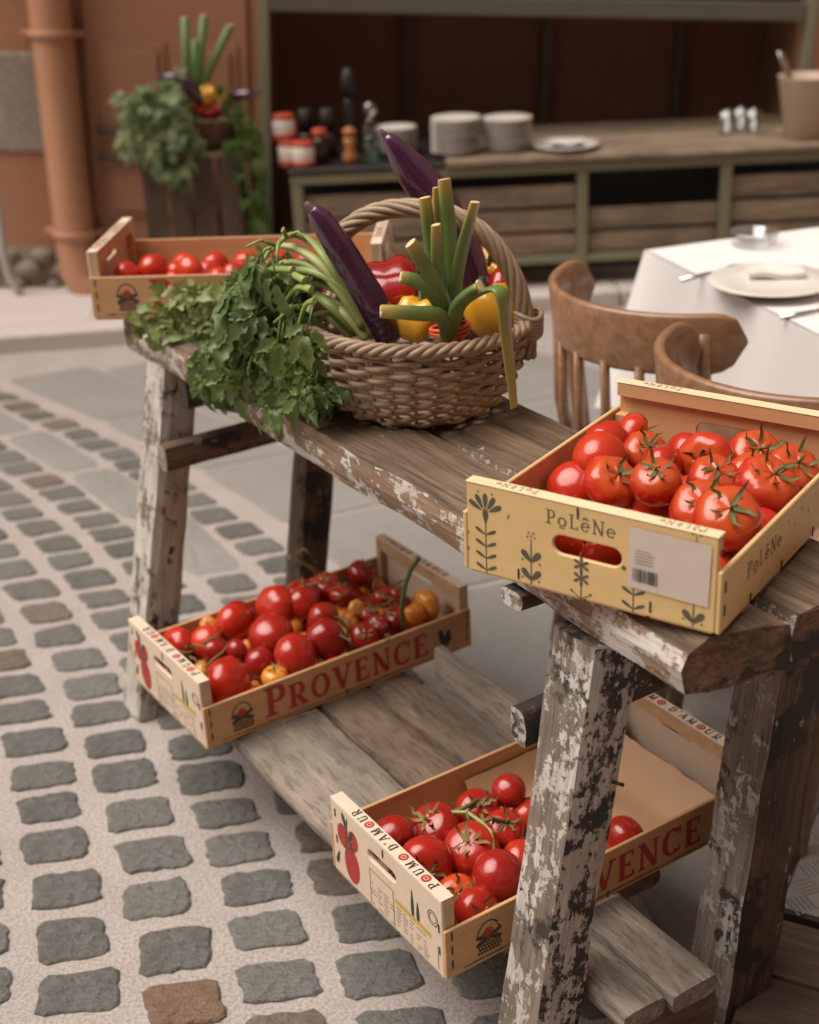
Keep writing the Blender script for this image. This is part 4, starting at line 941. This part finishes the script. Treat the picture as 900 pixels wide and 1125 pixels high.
pr = Print(frame((AW*.93, .0165, AH+.0022), (-1, 0, 0), (0, -1, 0))); pr.text('PoL"Ne', 0, .003, .0105, INK_g, .10, .06, .28); pr.done('top_lettering', ca)
pr = Print(frame((AW*.30, AL-.0005, AH+.0022), (-1, 0, 0), (0, -1, 0))); pr.text('PoL"Ne', 0, .003, .0105, INK_g, .10, .06, .28); pr.done('top_lettering', ca)
pr = Print(frame((AW, 0, 0), (0, 1, 0), (0, 0, 1))); pr.text('PoL"Ne', .075, .040, .021, INK_g, .11, .06, .2)
for i in range(9): pr.drop(.18+i*.024, .045+.012*(i % 2), .007, .0018, R_(80), INK_g)
pr.done('side_lettering', ca)
nails(ca, [(AW*.285-.018, .014), (AW*.685+.022, .016), (AW*.47, .115)], frame((0, 0, 0), (1, 0, 0), (0, 0, 1)))
nails(ca, [(.010, .03), (.010, .06), (.09, .008), (.19, .008), (.30, .008)], frame((AW, 0, 0), (0, 1, 0), (0, 0, 1)))
# crooked price sticker with barcode
gs = [[(i*.0084, j*.0112, .0011+.0013*abs(noise.noise(Vector((i*.7, j*.7, 5))))) for i in range(13)] for j in range(8)]
MSt = frame((AW*.665, 0, .036), (1, 0, -.015), (.0, 0, 1)); m = MB(); m.sheet(gs); stk = m.build('price_sticker', STICK, ca, M=MSt)
m = MB(); x = .006
while x < .036: w = rnd.choice((.0006, .0010, .0016)); m.add([(x, .010, .0025), (x+w, .010, .0025), (x+w, .027, .0025), (x, .027, .0025)], [(0, 1, 2, 3)]); x += w+rnd.choice((.0006, .0009, .0014))
for j in range(5): m.add([(.008, .034+j*.004, .0026), (.008+rnd.uniform(.015, .03), .034+j*.004, .0026), (.03, .0346+j*.004, .0026), (.008, .0346+j*.004, .0026)], [(0, 1, 2, 3)])
m.build('barcode', INK_k, stk)['kind'] = 'stuff'
# ------------------------------------------------------------------ tomatoes
def tom_mesh(name, mat, lob, amp, squash):
    m = MB(); pf = []
    for i in range(15):
        a = math.pi*(i/14); rr = math.sin(a); z = -math.cos(a)
        pf.append((max(rr, .02), z))
    def mod(r_, z, q):
        k = 1+amp*math.cos(lob*q)*(.35+.65*max(0, z))*(r_ > .1); zz = z*squash
        if z > .55: zz -= (z-.55)**1.5*.62*(1+amp*3*math.cos(lob*q))
        if z < -.85: zz += (-.85-z)*.35
        return r_*k, zz
    m.lathe(pf, 28, mod=mod); return m.mesh(name, mat)
TOM = [tom_mesh('tomato', T_red, 5, .035, .86), tom_mesh('tomato', T_red, 6, .06, .80), tom_mesh('tomato', T_red, 4, .02, .92), tom_mesh('tomato', T_red, 7, .075, .74)]
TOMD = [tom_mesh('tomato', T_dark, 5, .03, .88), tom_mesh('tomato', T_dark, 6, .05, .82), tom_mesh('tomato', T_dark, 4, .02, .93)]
TOMO = [tom_mesh('tomato', T_org, 5, .03, .9), tom_mesh('tomato', T_org, 7, .09, .78)]
def calyx_mesh(seed, mat, dry=False):
    r = random.Random(seed); m = MB(); n = r.choice((5, 6, 6)); z0 = .02
    for i in range(n):
        a = 2*math.pi*i/n+r.uniform(-.25, .25); L = r.uniform(.62, .98); curl = r.uniform(.3, 1.0); g = []
        for k in range(6):
            f = k/5; rad = .05+L*f*(1-.25*curl*f); z = z0+.10*f-.02+curl*.55*f*f*f+.06*math.sin(f*5+i); w = .125*(1-f)**.7*(.55+f*.6)+.006; tw = a+r.uniform(-.04, .04)+.25*f*r.uniform(-1, 1)
            c = Vector((rad*math.cos(tw), rad*math.sin(tw), z)); s = Vector((-math.sin(a), math.cos(a), 0))*w; g.append([c-s, c+Vector((0, 0, -.03)), c+s])
        m.sheet(g)
    b = r.uniform(0, 6.28); hh = r.uniform(.18, .42)
    m.tube([(0, 0, z0-.1), (.02, 0, z0+.1), (.06*math.cos(b), .06*math.sin(b), z0+hh*.7), (.16*math.cos(b), .16*math.sin(b), z0+hh)], [.07, .05, .045, .055], 7)
    return m.mesh('calyx', mat)
CAL = [calyx_mesh(i, CALYX) for i in range(6)]; CALD = [calyx_mesh(20+i, CALYXD) for i in range(4)]
ORD = ['first', 'second', 'third', 'fourth', 'fifth', 'sixth', 'seventh', 'eighth', 'ninth', 'tenth', 'eleventh', 'twelfth']
def heap(items, sx, ox, oy, sets, cals, where, front, grp, per, fill=None, keep=None, seed=0, grow=1.04):
    # items: (zoom x, zoom y, zoom radius, centre height, kind, calyx offset or None)
    r = random.Random(seed); L = []
    for (zx, zy, zr, zc, kind, cal) in items:
        px, py = ox+zx/sx, oy+zy/sx; c = at_z(px, py, zc); dist = (c-Vector((0, 0, H))).dot(RS[2]); rad = zr/sx*dist/F*grow
        if cal:
            dx, dy = cal[0]/zr, -cal[1]/zr; q = max(.05, 1-dx*dx-dy*dy); ax = RS[0]*dx+RS[1]*dy-RS[2]*math.sqrt(q)
        else: ax = Vector((r.uniform(-1, 1), r.uniform(.2, 1), r.uniform(-.9, .1)))
        L.append([c, rad, ax.normalized(), kind, cal is not None, px])
    for it in range(30):         # let them push each other apart a little, mostly along the line of sight
        for i in range(len(L)):
            for j in range(i):
                d = L[i][0]-L[j][0]; mn = (L[i][1]+L[j][1])*.90
                if 1e-6 < d.length < mn:
                    k = d.normalized()*(mn-d.length)*.12; L[i][0] = L[i][0]+k; L[j][0] = L[j][0]-k
    if fill:
        for c, rad, kind in fill:
            if all((c-q[0]).length > (rad+q[1])*.74 for q in L): L.append([c, rad, Vector((r.uniform(-1, 1), r.uniform(-.2, 1), r.uniform(-.5, .6))).normalized(), kind, False, 0])
    if keep: [keep(q) for q in L]
    L.sort(key=lambda q: q[0].y); 
    for row in range(0, len(L), per):
        seg = sorted(L[row:row+per], key=lambda q: q[0].x)
        for i, (c, rad, ax, kind, cal, _) in enumerate(seg):
            me = r.choice(sets[kind]); o = obj('tomato', me, None, axis_frame(c, ax, r.uniform(0, 6.28)) @ Matrix.Scale(rad, 4))
            colr = {'r': 'red', 'd': 'deep red', 'o': 'orange'}[kind]
            tag(o, '%s tomato in %s, %s row from %s, %s from left' % (colr, where, ORD[row//per], front, ORD[i]), 'tomato', grp)
            if cal: obj('calyx', r.choice(cals), o, Matrix.Translation((0, 0, me.vertices[14*28].co.z)))
fl = ZB+.010; hi = fl+.062; lo = fl+.044
IA = [(440, 175, 48, hi, 'r', (48, 12)), (380, 195, 58, hi, 'r', None), (350, 247, 62, hi, 'r', None), (287, 277, 60, lo, 'r', None), (410, 290, 62, hi, 'r', (20, -30)), (490, 222, 52, hi, 'r', (8, -22)),
      (515, 290, 56, hi+.022, 'r', (-8, -34)), (548, 245, 46, hi, 'r', None), (582, 205, 42, lo, 'r', None), (630, 240, 62, hi, 'r', (-30, 16)), (712, 228, 62, hi, 'r', (4, -24)), (480, 330, 48, lo, 'r', None),
      (595, 297, 44, lo, 'r', None), (657, 294, 56, hi, 'r', (2, -32)), (745, 272, 56, hi, 'r', (10, -26)), (605, 347, 68, hi, 'r', (-4, -32)), (700, 343, 46, lo, 'r', (0, -22)), (797, 325, 70, hi, 'r', (14, -40)),
      (848, 265, 62, hi, 'r', (10, -30)), (722, 402, 74, hi+.006, 'r', (-4, -32)), (792, 375, 46, lo, 'r', None), (708, 468, 40, lo-.012, 'r', (2, -24))]
ua, va = MA.to_3x3() @ Vector((1, 0, 0)), MA.to_3x3() @ Vector((0, 1, 0))
fill = [(MA @ Vector((.045+i*.064, .050+j*.064, .041)), .033, 'r') for i in range(5) for j in range(6)]
inv = MA.inverted()
def keepA(q):
    l = inv @ q[0]; l.x = min(max(l.x, q[1]+.009), AW-q[1]-.009); l.y = min(max(l.y, q[1]+.020), AL-q[1]-.020); l.z = max(l.z, q[1]*.86+.006); q[0] = MA @ l
heap(IA, 2.195, 490, 400, {'r': TOM}, CAL, 'yellow crate', 'front', 'tomatoes in the yellow crate', 6, fill, keepA, 1, 1.13)
def keeper(cr):
    M = TRv(*cr); iv_ = M.inverted()
    def k(q):
        l = iv_ @ q[0]; l.x = min(max(l.x, q[1]+.024), CL-q[1]-.024); l.y = min(max(l.y, q[1]+.007), CW-q[1]-.007); l.z = max(l.z, q[1]*.86+.007); q[0] = M @ l
    return k
fb = .2315; b1, b2 = fb+.052, fb+.085
IB4 = [(258, 450, 80, b1+.02, 'r', None), (270, 552, 45, b1, 'd', (40, -40)), (480, 272, 75, b2, 'd', (0, 22)), (545, 362, 85, b2, 'r', None), (685, 238, 96, b2, 'r', None), (850, 235, 80, b2, 'd', (10, -60)), (415, 450, 72, b2-.01, 'r', None), (450, 497, 55, b2, 'd', None),
       (555, 490, 50, b2, 'd', None), (607, 472, 32, b1, 'o', None), (400, 597, 56, b1, 'o', (60, -20)), (520, 635, 106, b2-.008, 'r', None), (668, 550, 70, b1+.01, 'd', None), (720, 420, 100, b2, 'd', None), (835, 512, 95, b2, 'd', None), (740, 617, 60, b1+.012, 'o', (0, -52)),
       (640, 667, 32, b1-.012, 'o', None), (820, 368, 56, b1, 'o', None), (330, 627, 32, b1, 'd', None), (425, 370, 38, b2, 'o', (0, -10))]
s45 = 4.286/3.913
def z5(x, y, r_, zc, k, c=None): return ((x/3.913+330-130)*4.286, (y/3.913+560-600)*4.286, r_*s45, zc, k, None if c is None else (c[0]*s45, c[1]*s45))
IB5 = [z5(255, 268, 56, b2, 'd', (30, -36)), z5(175, 362, 48, b2, 'd', (-6, -42)), z5(112, 560, 88, b2, 'd'), z5(100, 468, 66, b2, 'd'), z5(55, 300, 60, b2, 'd', (-10, -40)), z5(0, 392, 65, b2, 'd'), z5(240, 428, 34, b2, 'o', (10, -5)), z5(280, 540, 56, b2, 'd', (0, -20)), z5(215, 592, 25, b1, 'o'),
       z5(330, 502, 46, b2, 'd', (-14, -18)), z5(402, 462, 46, b2, 'd', (-20, -24)), z5(490, 452, 46, b2, 'o'), z5(570, 402, 64, b2, 'o', (-52, 10)), z5(350, 372, 32, b2, 'd', (0, -14)), z5(420, 356, 32, b2, 'd', (0, -16)), z5(300, 450, 36, b2, 'd', (0, -12)), z5(215, 480, 36, b1+.01, 'o', (0, -16))]
Mb = TRv(*cB); fill = [(Mb @ Vector((.06+i*.06, .045+j*.058, .036)), .03, 'd' if (i+j) % 3 else 'o') for i in range(9) for j in range(5)]
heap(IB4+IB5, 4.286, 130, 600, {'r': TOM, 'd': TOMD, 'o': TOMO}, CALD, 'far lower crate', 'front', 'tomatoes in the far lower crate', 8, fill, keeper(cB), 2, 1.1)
c1, c2 = fb+.060, fb+.080
IC = [(330, 212, 76, c2, 'd', (30, 52)), (470, 182, 80, c2, 'd', (-40, -48)), (605, 258, 86, c2, 'd', (-16, -52)), (465, 312, 86, c2, 'd', (16, 14)), (640, 112, 70, c2, 'd', (8, -36)), (738, 192, 62, c2, 'd', (6, -36)), (702, 357, 82, c2, 'd', None), (570, 424, 66, c1, 'd', (10, -34)), (652, 497, 72, c1, 'd', (30, -16)), (768, 42, 52, c2+.01, 'd', None), (800, 290, 70, c1, 'd', None), (830, 120, 60, c1, 'd', None)]
Mc = TRv(*cC); fill = [(Mc @ Vector((.055+i*.06, .05+j*.066, .036)), .03, 'd') for i in range(4) for j in range(4)]
def zc7(x, y, r_): k = 3.4615; return ((540+x/2.5-340)*k, (760+y/2.5-860)*k, r_/2.5*k, fb+.046, 'd', None)
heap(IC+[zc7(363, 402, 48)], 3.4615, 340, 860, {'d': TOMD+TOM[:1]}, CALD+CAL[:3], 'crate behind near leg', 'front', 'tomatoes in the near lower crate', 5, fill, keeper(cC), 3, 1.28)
d1 = cD[0].z+.052
ID = [(225, 288, 52, d1+.02, 'r', None), (310, 275, 60, d1+.02, 'r', None), (468, 288, 66, d1+.015, 'r', None), (640, 292, 48, d1, 'r', None), (735, 300, 45, d1, 'r', None), (200, 300, 40, d1, 'r', None), (560, 310, 48, d1, 'r', None)]
Md = TRv(*cD); fill = [(Md @ Vector((.07+i*.068, .05+j*.07, .038)), .034, 'r') for i in range(7) for j in range(4)]
heap(ID, 3.6, 80, 220, {'r': TOM}, CAL, 'far upper crate', 'front', 'tomatoes in the far upper crate', 6, fill, keeper(cD), 4)
# vine stem over the tomatoes in the near lower crate
zz = lambda x, y, h: at_z(340+x/3.4615, 860+y/3.4615, fb+h-.006)
o = zz(600, 115, .11); vn = thing('tomato_vine', 'green vine stem joining the tomatoes in the crate behind the near leg', 'vine', Matrix.Translation(o))
for pts in (((430, 95, .11), (480, 102, .115), (545, 112, .115), (600, 112, .118), (655, 150, .118), (690, 185, .115), (705, 270, .10)), ((545, 112, .115), (590, 95, .118), (645, 65, .112)), ((600, 112, .118), (605, 150, .115), (588, 205, .105)), ((655, 150, .118), (700, 135, .115), (760, 150, .11))):
    m = MB(); m.tube([zz(*q)-o for q in pts], [.0032]*(len(pts)-1)+[.0026], 8); m.build('stem', STALK if len(pts) > 4 else CALYX, vn)
# dry stalk leaning out of the far lower crate
o = at_z(445, 700, fb+.09); m = MB(); pt = [at_y(x, y, 2.33) for x, y in ((443, 690), (441, 665), (446, 640), (452, 625), (461, 613))]; m.tube([p-pt[0] for p in pt], .0042, 8)
tag(m.build('vine_stalk', CALYX, M=Matrix.Translation(pt[0])), 'thin green stalk sticking up from the far lower crate', 'stalk')
pt = [at_y(x, y, 2.62) for x, y in ((352, 640), (344, 625), (332, 618), (326, 608), (334, 603), (343, 612))]; m = MB(); m.tube([p-pt[0] for p in pt], .0035, 8)
tag(m.build('vine_stalk', CALYXD, M=Matrix.Translation(pt[0])), 'curled dry stalk at the back of the far lower crate', 'stalk')
# tangle of dried vine twigs over the tomatoes
tw = thing('vine_twigs', 'tangle of thin dry vine twigs over the far lower crate tomatoes', 'twigs', Matrix.Translation(at_z(405, 665, fb+.11))); o = at_z(405, 665, fb+.11); r = random.Random(9)
for i in range(26):
    c = (r.uniform(360, 450), r.uniform(640, 700)) if i < 18 else (r.uniform(190, 230), r.uniform(705, 735)); p = at_z(c[0], c[1], fb+r.uniform(.10, .125)); d = rv(r, .035); d.z = abs(d.z)*.4
    m = MB(); m.tube([p-o, p+d*.5+rv(r, .008)-o, p+d-o, p+d*1.3+rv(r, .012)-o], [.002, .0022, .0018, .001], 5); m.build('twig', CALYXD if i % 2 else CALYX, tw)
# ------------------------------------------------------------------ wicker basket with vegetables
BC = Vector((.022, 2.222, ZB+.004)); BT = R_(3.5)
MBK = Matrix.Translation(BC) @ Matrix.Rotation(R_(-14), 4, 'Z') @ Matrix.Rotation(BT*.5, 4, 'Y')
bk = thing('wicker_basket', 'round wicker basket with twisted handle full of vegetables on the bench', 'basket', MBK)
HB = .140
def br(z): f = z/HB; return .128+.055*(1-(1-min(1, max(0, f)))**1.9)
NST = 30; rows_ = 13
for i in range(rows_):
    z = .008+i*(HB-.012)/(rows_-1); R0 = br(z); pts = []
    for j in range(150):
        q = 2*math.pi*j/150; rr = R0+.0062*math.cos(NST/2*q+math.pi*i)+.0008*noise.noise(Vector((math.cos(q)*4, math.sin(q)*4, i*3)))
        zz_ = z+.0011*noise.noise(Vector((math.cos(q)*3, math.sin(q)*3, i*5+9)))+.0014*math.sin(NST/2*q+math.pi*i)
        pts.append((rr*math.cos(q), rr*math.sin(q), zz_))
    m = MB(); m.tube(pts, .0045+.0003*math.sin(i*2.1), 7, closed=True); m.build('weaver', WICK, bk)
for i in range(NST):
    q = 2*math.pi*(i+.5)/NST*1.0; m = MB(); m.tube([(br(z)*math.cos(q), br(z)*math.sin(q), z) for z in (.0, .03, .06, .09, .12, HB+.008)], .0034, 6); m.build('stake', WICK, bk)
m = MB(); m.lathe([(.01, 0), (.126, 0), (.128, .006), (.01, .008)], 40); m.build('base', WICK, bk)
for k in range(4):               # braided border
    pts = []; RR = br(HB)+.002
    for j in range(200):
        q = 2*math.pi*j/200; a = 15*q+k*math.pi/2; pts.append(((RR+.0085*math.cos(a))*math.cos(q), (RR+.0085*math.cos(a))*math.sin(q), HB+.006+.0065*math.sin(a)))
    m = MB(); m.tube(pts, .0052, 7, closed=True); m.build('border_strand', WICK, bk)
hd = []; NH = 120; HH = .182
for j in range(NH+1):
    a = math.pi*j/NH; x = -(br(HB)+.002)*math.copysign(abs(math.cos(a))**.86, math.cos(a)); hd.append(Vector((x, 0, HB-.055+(HH+.055)*math.sin(a)**.92 if 0 < j < NH else HB-.055)))
for k in range(7):
    pts = []
    for j, p in enumerate(hd):
        t_ = (hd[min(j+1, NH)]-hd[max(j-1, 0)]).normalized(); s = Vector((0, 1, 0)); n_ = t_.cross(s); a = 2*math.pi*k/7+j*.16; rr = .0105
        pts.append(p+s*(rr*math.cos(a))+n_*(rr*math.sin(a)))
    m = MB(); m.tube(pts, .0056, 6); m.build('handle_strand', WICK, bk)
for s in (-1, 1):                # binding where the handle meets the border
    m = MB(); RR = br(HB)+.002
    for k in range(6): 
        z = HB-.012+k*.006; m.tube([(s*RR+.021*math.cos(q), .024*math.sin(q), z+.004*math.sin(q*2)) for q in [2*math.pi*j/24 for j in range(24)]], .0045, 6, closed=True)
    m.build('handle_binding', WICK, bk)
# peppers
def by(px, py, y): return at_y(px, py, y)
pepper('red', by(432, 322, 2.26), .105, (-.2, .9, .4), 'red pepper behind the left eggplant in the wicker basket', .6)
pepper('yellow', by(457, 352, 2.17), .072, (.3, .3, 1), 'orange yellow pepper left of the leeks in the wicker basket')
pepper('yellow', by(536, 306, 2.31), .092, (.1, -.5, .9), 'upper yellow pepper behind the leeks in the wicker basket', .5)
pepper('yellow', by(541, 344, 2.20), .085, (-.3, .4, .9), 'lower yellow pepper right of the leeks in the wicker basket', 1.0)
pepper('red', by(551, 326, 2.25), .08, (.2, .7, .6), 'red pepper at the right inside the wicker basket')
pepper('red', by(505, 330, 2.33), .095, (0, .2, .9), 'red pepper hidden behind the leeks in the wicker basket')
pepper('yellow', by(470, 335, 2.33), .10, (0, .2, .9), 'yellow pepper deep behind the leeks in the wicker basket')
# eggplants
def smooth(pts, n=5):
    out = []; P_ = [pts[0]]+list(pts)+[pts[-1]]
    for i in range(1, len(P_)-2):
        for k in range(n):
            t_ = k/n; a, b, c, d = P_[i-1], P_[i], P_[i+1], P_[i+2]
            out.append(.5*((2*b)+(c-a)*t_+(2*a-5*b+4*c-d)*t_*t_+(3*b-a-3*c+d)*t_**3))
    out.append(pts[-1]); return out
def srad(r_, n=5): return [q for i in range(len(r_)-1) for q in [r_[i]+(r_[i+1]-r_[i])*k/n for k in range(n)]]+[r_[-1]]
e1 = smooth([by(342, 229, 2.17), by(352, 240, 2.17), by(372, 271, 2.165), by(393, 305, 2.16), by(413, 340, 2.155), by(428, 372, 2.16)])
eggplant(e1, srad([.009, .018, .0235, .0245, .0265, .022]), 'long purple eggplant leaning left across the celery out of the basket', 22)
e2 = smooth([by(424, 149, 2.30), by(433, 160, 2.30), by(452, 186, 2.30), by(482, 225, 2.29), by(508, 280, 2.27), by(522, 335, 2.25), by(527, 385, 2.24)])
eggplant(e2, srad([.006, .0165, .028, .034, .035, .034, .026]), 'tall purple eggplant rising behind the leeks above the basket handle', 22)
# leeks
ko = by(494, 356, 2.115); lk = thing('leek_bundle', 'bundle of cut green leek tops tied with an orange band in the wicker basket', 'leeks', Matrix.Translation(ko))
YEL = plain('leek_yellowing', (.38, .30, .07), .45, .3, 30)
def leek(pts, rad, flat=.55, yel=.12):
    pts = smooth([p-ko for p in pts], 6); n = len(pts); rad = srad(rad, 6); k = 14; m = MB()
    m.tube(pts, rad, k, flat=flat, cap=False); nf = len(m.f)
    d = (pts[-1]-pts[-2]).normalized(); up = d.orthogonal()
    m.tube([pts[-1]-d*.004, pts[-1]+d*.0006], [rad[-1]*.92, rad[-1]*.90], k, m=2, flat=flat)
    o = m.build('leek_leaf', [LEEK, YEL, LEEKC], lk); at = o.data.attributes.new('tip', 'FLOAT', 'POINT')
    for i in range(n):
        f = i/(n-1); v = max(0, (f-(1-yel*1.6))/(yel*1.6))**1.3*.95+.12*(noise.noise(Vector((i*.3, rad[0]*900, 0)))+.2)
        for j in range(k): at.data[i*k+j].value = max(0, min(1, v))
    return o
b = (494, 372)
leek([by(492, 372, 2.115), by(487, 330, 2.12), by(474, 272, 2.125), by(467, 217, 2.13)], [.016, .0145, .0135, .012])
leek([by(497, 372, 2.12), by(497, 320, 2.13), by(494, 255, 2.14), by(488, 197, 2.15)], [.016, .0155, .015, .0125])
leek([by(490, 372, 2.14), by(486, 300, 2.15), by(481, 250, 2.155), by(479, 206, 2.16)], [.012, .011, .010, .007], .5, .5)
leek([by(494, 372, 2.10), by(487, 335, 2.095), by(481, 290, 2.09), by(479, 247, 2.085)], [.014, .0135, .0125, .0095], .55, .2)
leek([by(500, 372, 2.115), by(499, 325, 2.11), by(509, 270, 2.10), by(522, 222, 2.095)], [.016, .0145, .0135, .0105], .5, .15)
leek([by(492, 372, 2.10), by(487, 330, 2.085), by(469, 296, 2.07), by(451, 267, 2.06)], [.016, .0145, .0135, .0115])
leek([by(492, 370, 2.10), by(484, 335, 2.08), by(464, 312, 2.065), by(440, 304, 2.06)], [.014, .0135, .012, .0095])
leek([by(492, 372, 2.09), by(484, 348, 2.065), by(455, 344, 2.05), by(418, 342, 2.045)], [.013, .0125, .0115, .010], .55, .2)
leek([by(496, 372, 2.10), by(501, 338, 2.075), by(515, 322, 2.06), by(528, 314, 2.05)], [.015, .0145, .0135, .0125], .6)
leek([by(498, 372, 2.10), by(506, 340, 2.08), by(526, 323, 2.06), by(545, 317, 2.04), by(553, 328, 2.03), by(556, 365, 2.03), by(561, 410, 2.035), by(565, 447, 2.04)], [.013, .012, .0125, .014, .0155, .0135, .011, .008], .35, .36)
m = MB()
for k in range(3): m.tube([(.030*math.cos(q), .024*math.sin(q), .004*k-.012+.004*math.sin(q+k)) for q in [2*math.pi*j/28 for j in range(28)]], .0032, 6, closed=True)
m.tube([(.0, -.026, -.010), (-.008, -.034, -.014), (-.002, -.036, -.022), (.006, -.033, -.016)], .0028, 6); m.build('rubber_band', RUB, lk)
# celery
co = at_z(300, 425, ZB+.004); ce = thing('celery_bunch', 'leafy green celery bunch drooping from the basket onto the bench', 'celery', Matrix.Translation(co)); r = random.Random(12)
def yb_(px): return 2.33+(285-px)*.0024
def cp(px, py, dy=0): return at_y(px, py, yb_(px)+dy)
paths = [((408, 362), (378, 320), (345, 300), (315, 300), (286, 325), (262, 372)), ((400, 358), (370, 315), (338, 290), (300, 292), (272, 318), (250, 350)), ((412, 366), (385, 330), (355, 312), (330, 318), (318, 350), (312, 400)),
         ((396, 350), (362, 300), (330, 275), (305, 270), (290, 285), (280, 310)), ((392, 362), (362, 335), (345, 322), (325, 318), (296, 345), (280, 400)), ((404, 372), (380, 345), (362, 330), (345, 330), (335, 360), (330, 405)),
         ((398, 345), (368, 298), (345, 268), (325, 258), (312, 262), (300, 275)), ((388, 370), (366, 350), (352, 345), (340, 352), (322, 385), (300, 425)), ((410, 358), (372, 312), (330, 296), (290, 308), (262, 335), (240, 380))]
for i, pth in enumerate(paths):
    dy = r.uniform(-.06, .03); pts = smooth([at_y(x, y, (2.19, 2.20, 2.235, yb_(x)*.5+1.13, yb_(x)-.03, yb_(x)-.05)[k]+dy*.5) for k, (x, y) in enumerate(pth)], 5); n = len(pts)
    m = MB(); m.tube([p-co for p in pts], [.0115-.008*(k/(n-1))**.8 for k in range(n)], 10, flat=.7); m.build('stalk', STALKP if i % 2 else STALK, ce)
    for k in range(r.randint(2, 4)):
        p = pts[int(n*r.uniform(.55, .95))]; d = Vector((r.uniform(-.06, .03), r.uniform(-.05, .02), r.uniform(-.07, .02))); m = MB(); m.tube([p-co, p+d*.5+Vector((0, 0, .01))-co, p+d-co], [.004, .003, .002], 6); m.build('stalk', STALK, ce)
for i, pth in enumerate((((335, 308), (312, 300), (292, 318), (280, 352), (276, 395)), ((342, 318), (326, 316), (312, 338), (306, 372), (304, 405)), ((322, 296), (292, 298), (268, 320), (252, 352), (244, 385)), ((346, 330), (336, 335), (328, 360), (324, 390), (326, 420)))):
    pts = smooth([cp(x, y, -.10) for x, y in pth], 5); n = len(pts); m = MB(); m.tube([p-co for p in pts], [.0065-.004*k/(n-1) for k in range(n)], 8, flat=.7); m.build('stalk', STALK, ce)
    for k in range(2):
        p = pts[-1-k*5]; put_leaf(CEL[k], ce, p, Vector((-.2, -.3, -1)), Vector((-.3, -1, .3)), .085, co)
pg = [(296, 262), (318, 256), (345, 272), (330, 300), (345, 330), (352, 380), (350, 425), (345, 444), (312, 444), (288, 418), (262, 424), (238, 424), (218, 412), (220, 388), (243, 352), (250, 325), (272, 300)]
for x, y in scatter(pg, 290, r):
    if y < 330 and x > 300 and r.random() < .75: continue
    p = cp(x, y, r.uniform(-.13, .05)); p.z = max(p.z, ZB+.02) if p.dot(N2) > .97 else p.z
    d = Vector((r.uniform(-.7, .3), r.uniform(-.5, .3), r.uniform(-1.0, -.3))); put_leaf(r.choice(CEL), ce, p, d, Vector((-.4, -1, .6))+rv(r, .9), r.choice((.045, .055, .065, .085, .10)), co)
for x, y in ((335, 436), (328, 430), (345, 432), (318, 428)): put_leaf(r.choice(CEL), ce, cp(x, y, -.09)+Vector((0, 0, .01)), Vector((.8, -.3, -.1)), Vector((0, -.4, 1)), .07, co)
# pale leafy sprigs in front of the far upper crate
so_ = at_y(200, 370, 2.66); sg = thing('leafy_sprig', 'pale green leafy sprigs hanging over the front of the far upper crate', 'sprig', Matrix.Translation(so_))
def sy(px, py, d=0): return at_y(px, py, 2.70-(px-150)*.0006+d)
for pth in (((290, 315), (255, 318), (225, 322), (200, 318)), ((285, 330), (245, 345), (215, 365), (190, 385)), ((275, 320), (235, 335), (195, 345), (150, 352)), ((280, 340), (250, 355), (225, 378), (210, 395)), ((250, 318), (220, 335), (205, 360), (200, 385)), ((230, 325), (205, 330), (180, 342), (160, 365))):
    pts = smooth([sy(x, y, -.03*(k > 0)) for k, (x, y) in enumerate(pth)], 4); m = MB(); m.tube([p-so_ for p in pts], .0026, 6); m.build('stem', STALK, sg)
    for p in pts[3:]:
        for k in range(2):
            q = p+rv(r, .018); put_leaf(r.choice(VINE), sg, q, Vector((r.uniform(-.9, .5), -.4, r.uniform(-.9, .3))), Vector((-.2, -1, .6))+rv(r, .6), r.uniform(.016, .030), so_)
pg = [(148, 345), (165, 318), (200, 306), (250, 306), (268, 345), (240, 375), (210, 395), (192, 388), (175, 365), (150, 365)]
for x, y in scatter(pg, 85, r): put_leaf(r.choice(VINE), sg, sy(x, y, r.uniform(-.06, -.01)), Vector((r.uniform(-.9, .5), -.4, r.uniform(-.9, .3))), Vector((-.2, -1, .6))+rv(r, .6), r.uniform(.016, .034), so_)
# ------------------------------------------------------------------ set everything that stands on the sloping street into the plumb world
for o in list(sc.objects):
    if o.parent is None and o.name not in HOUSE and o.type in ('MESH', 'EMPTY'): o.matrix_basis = MS @ o.matrix_basis
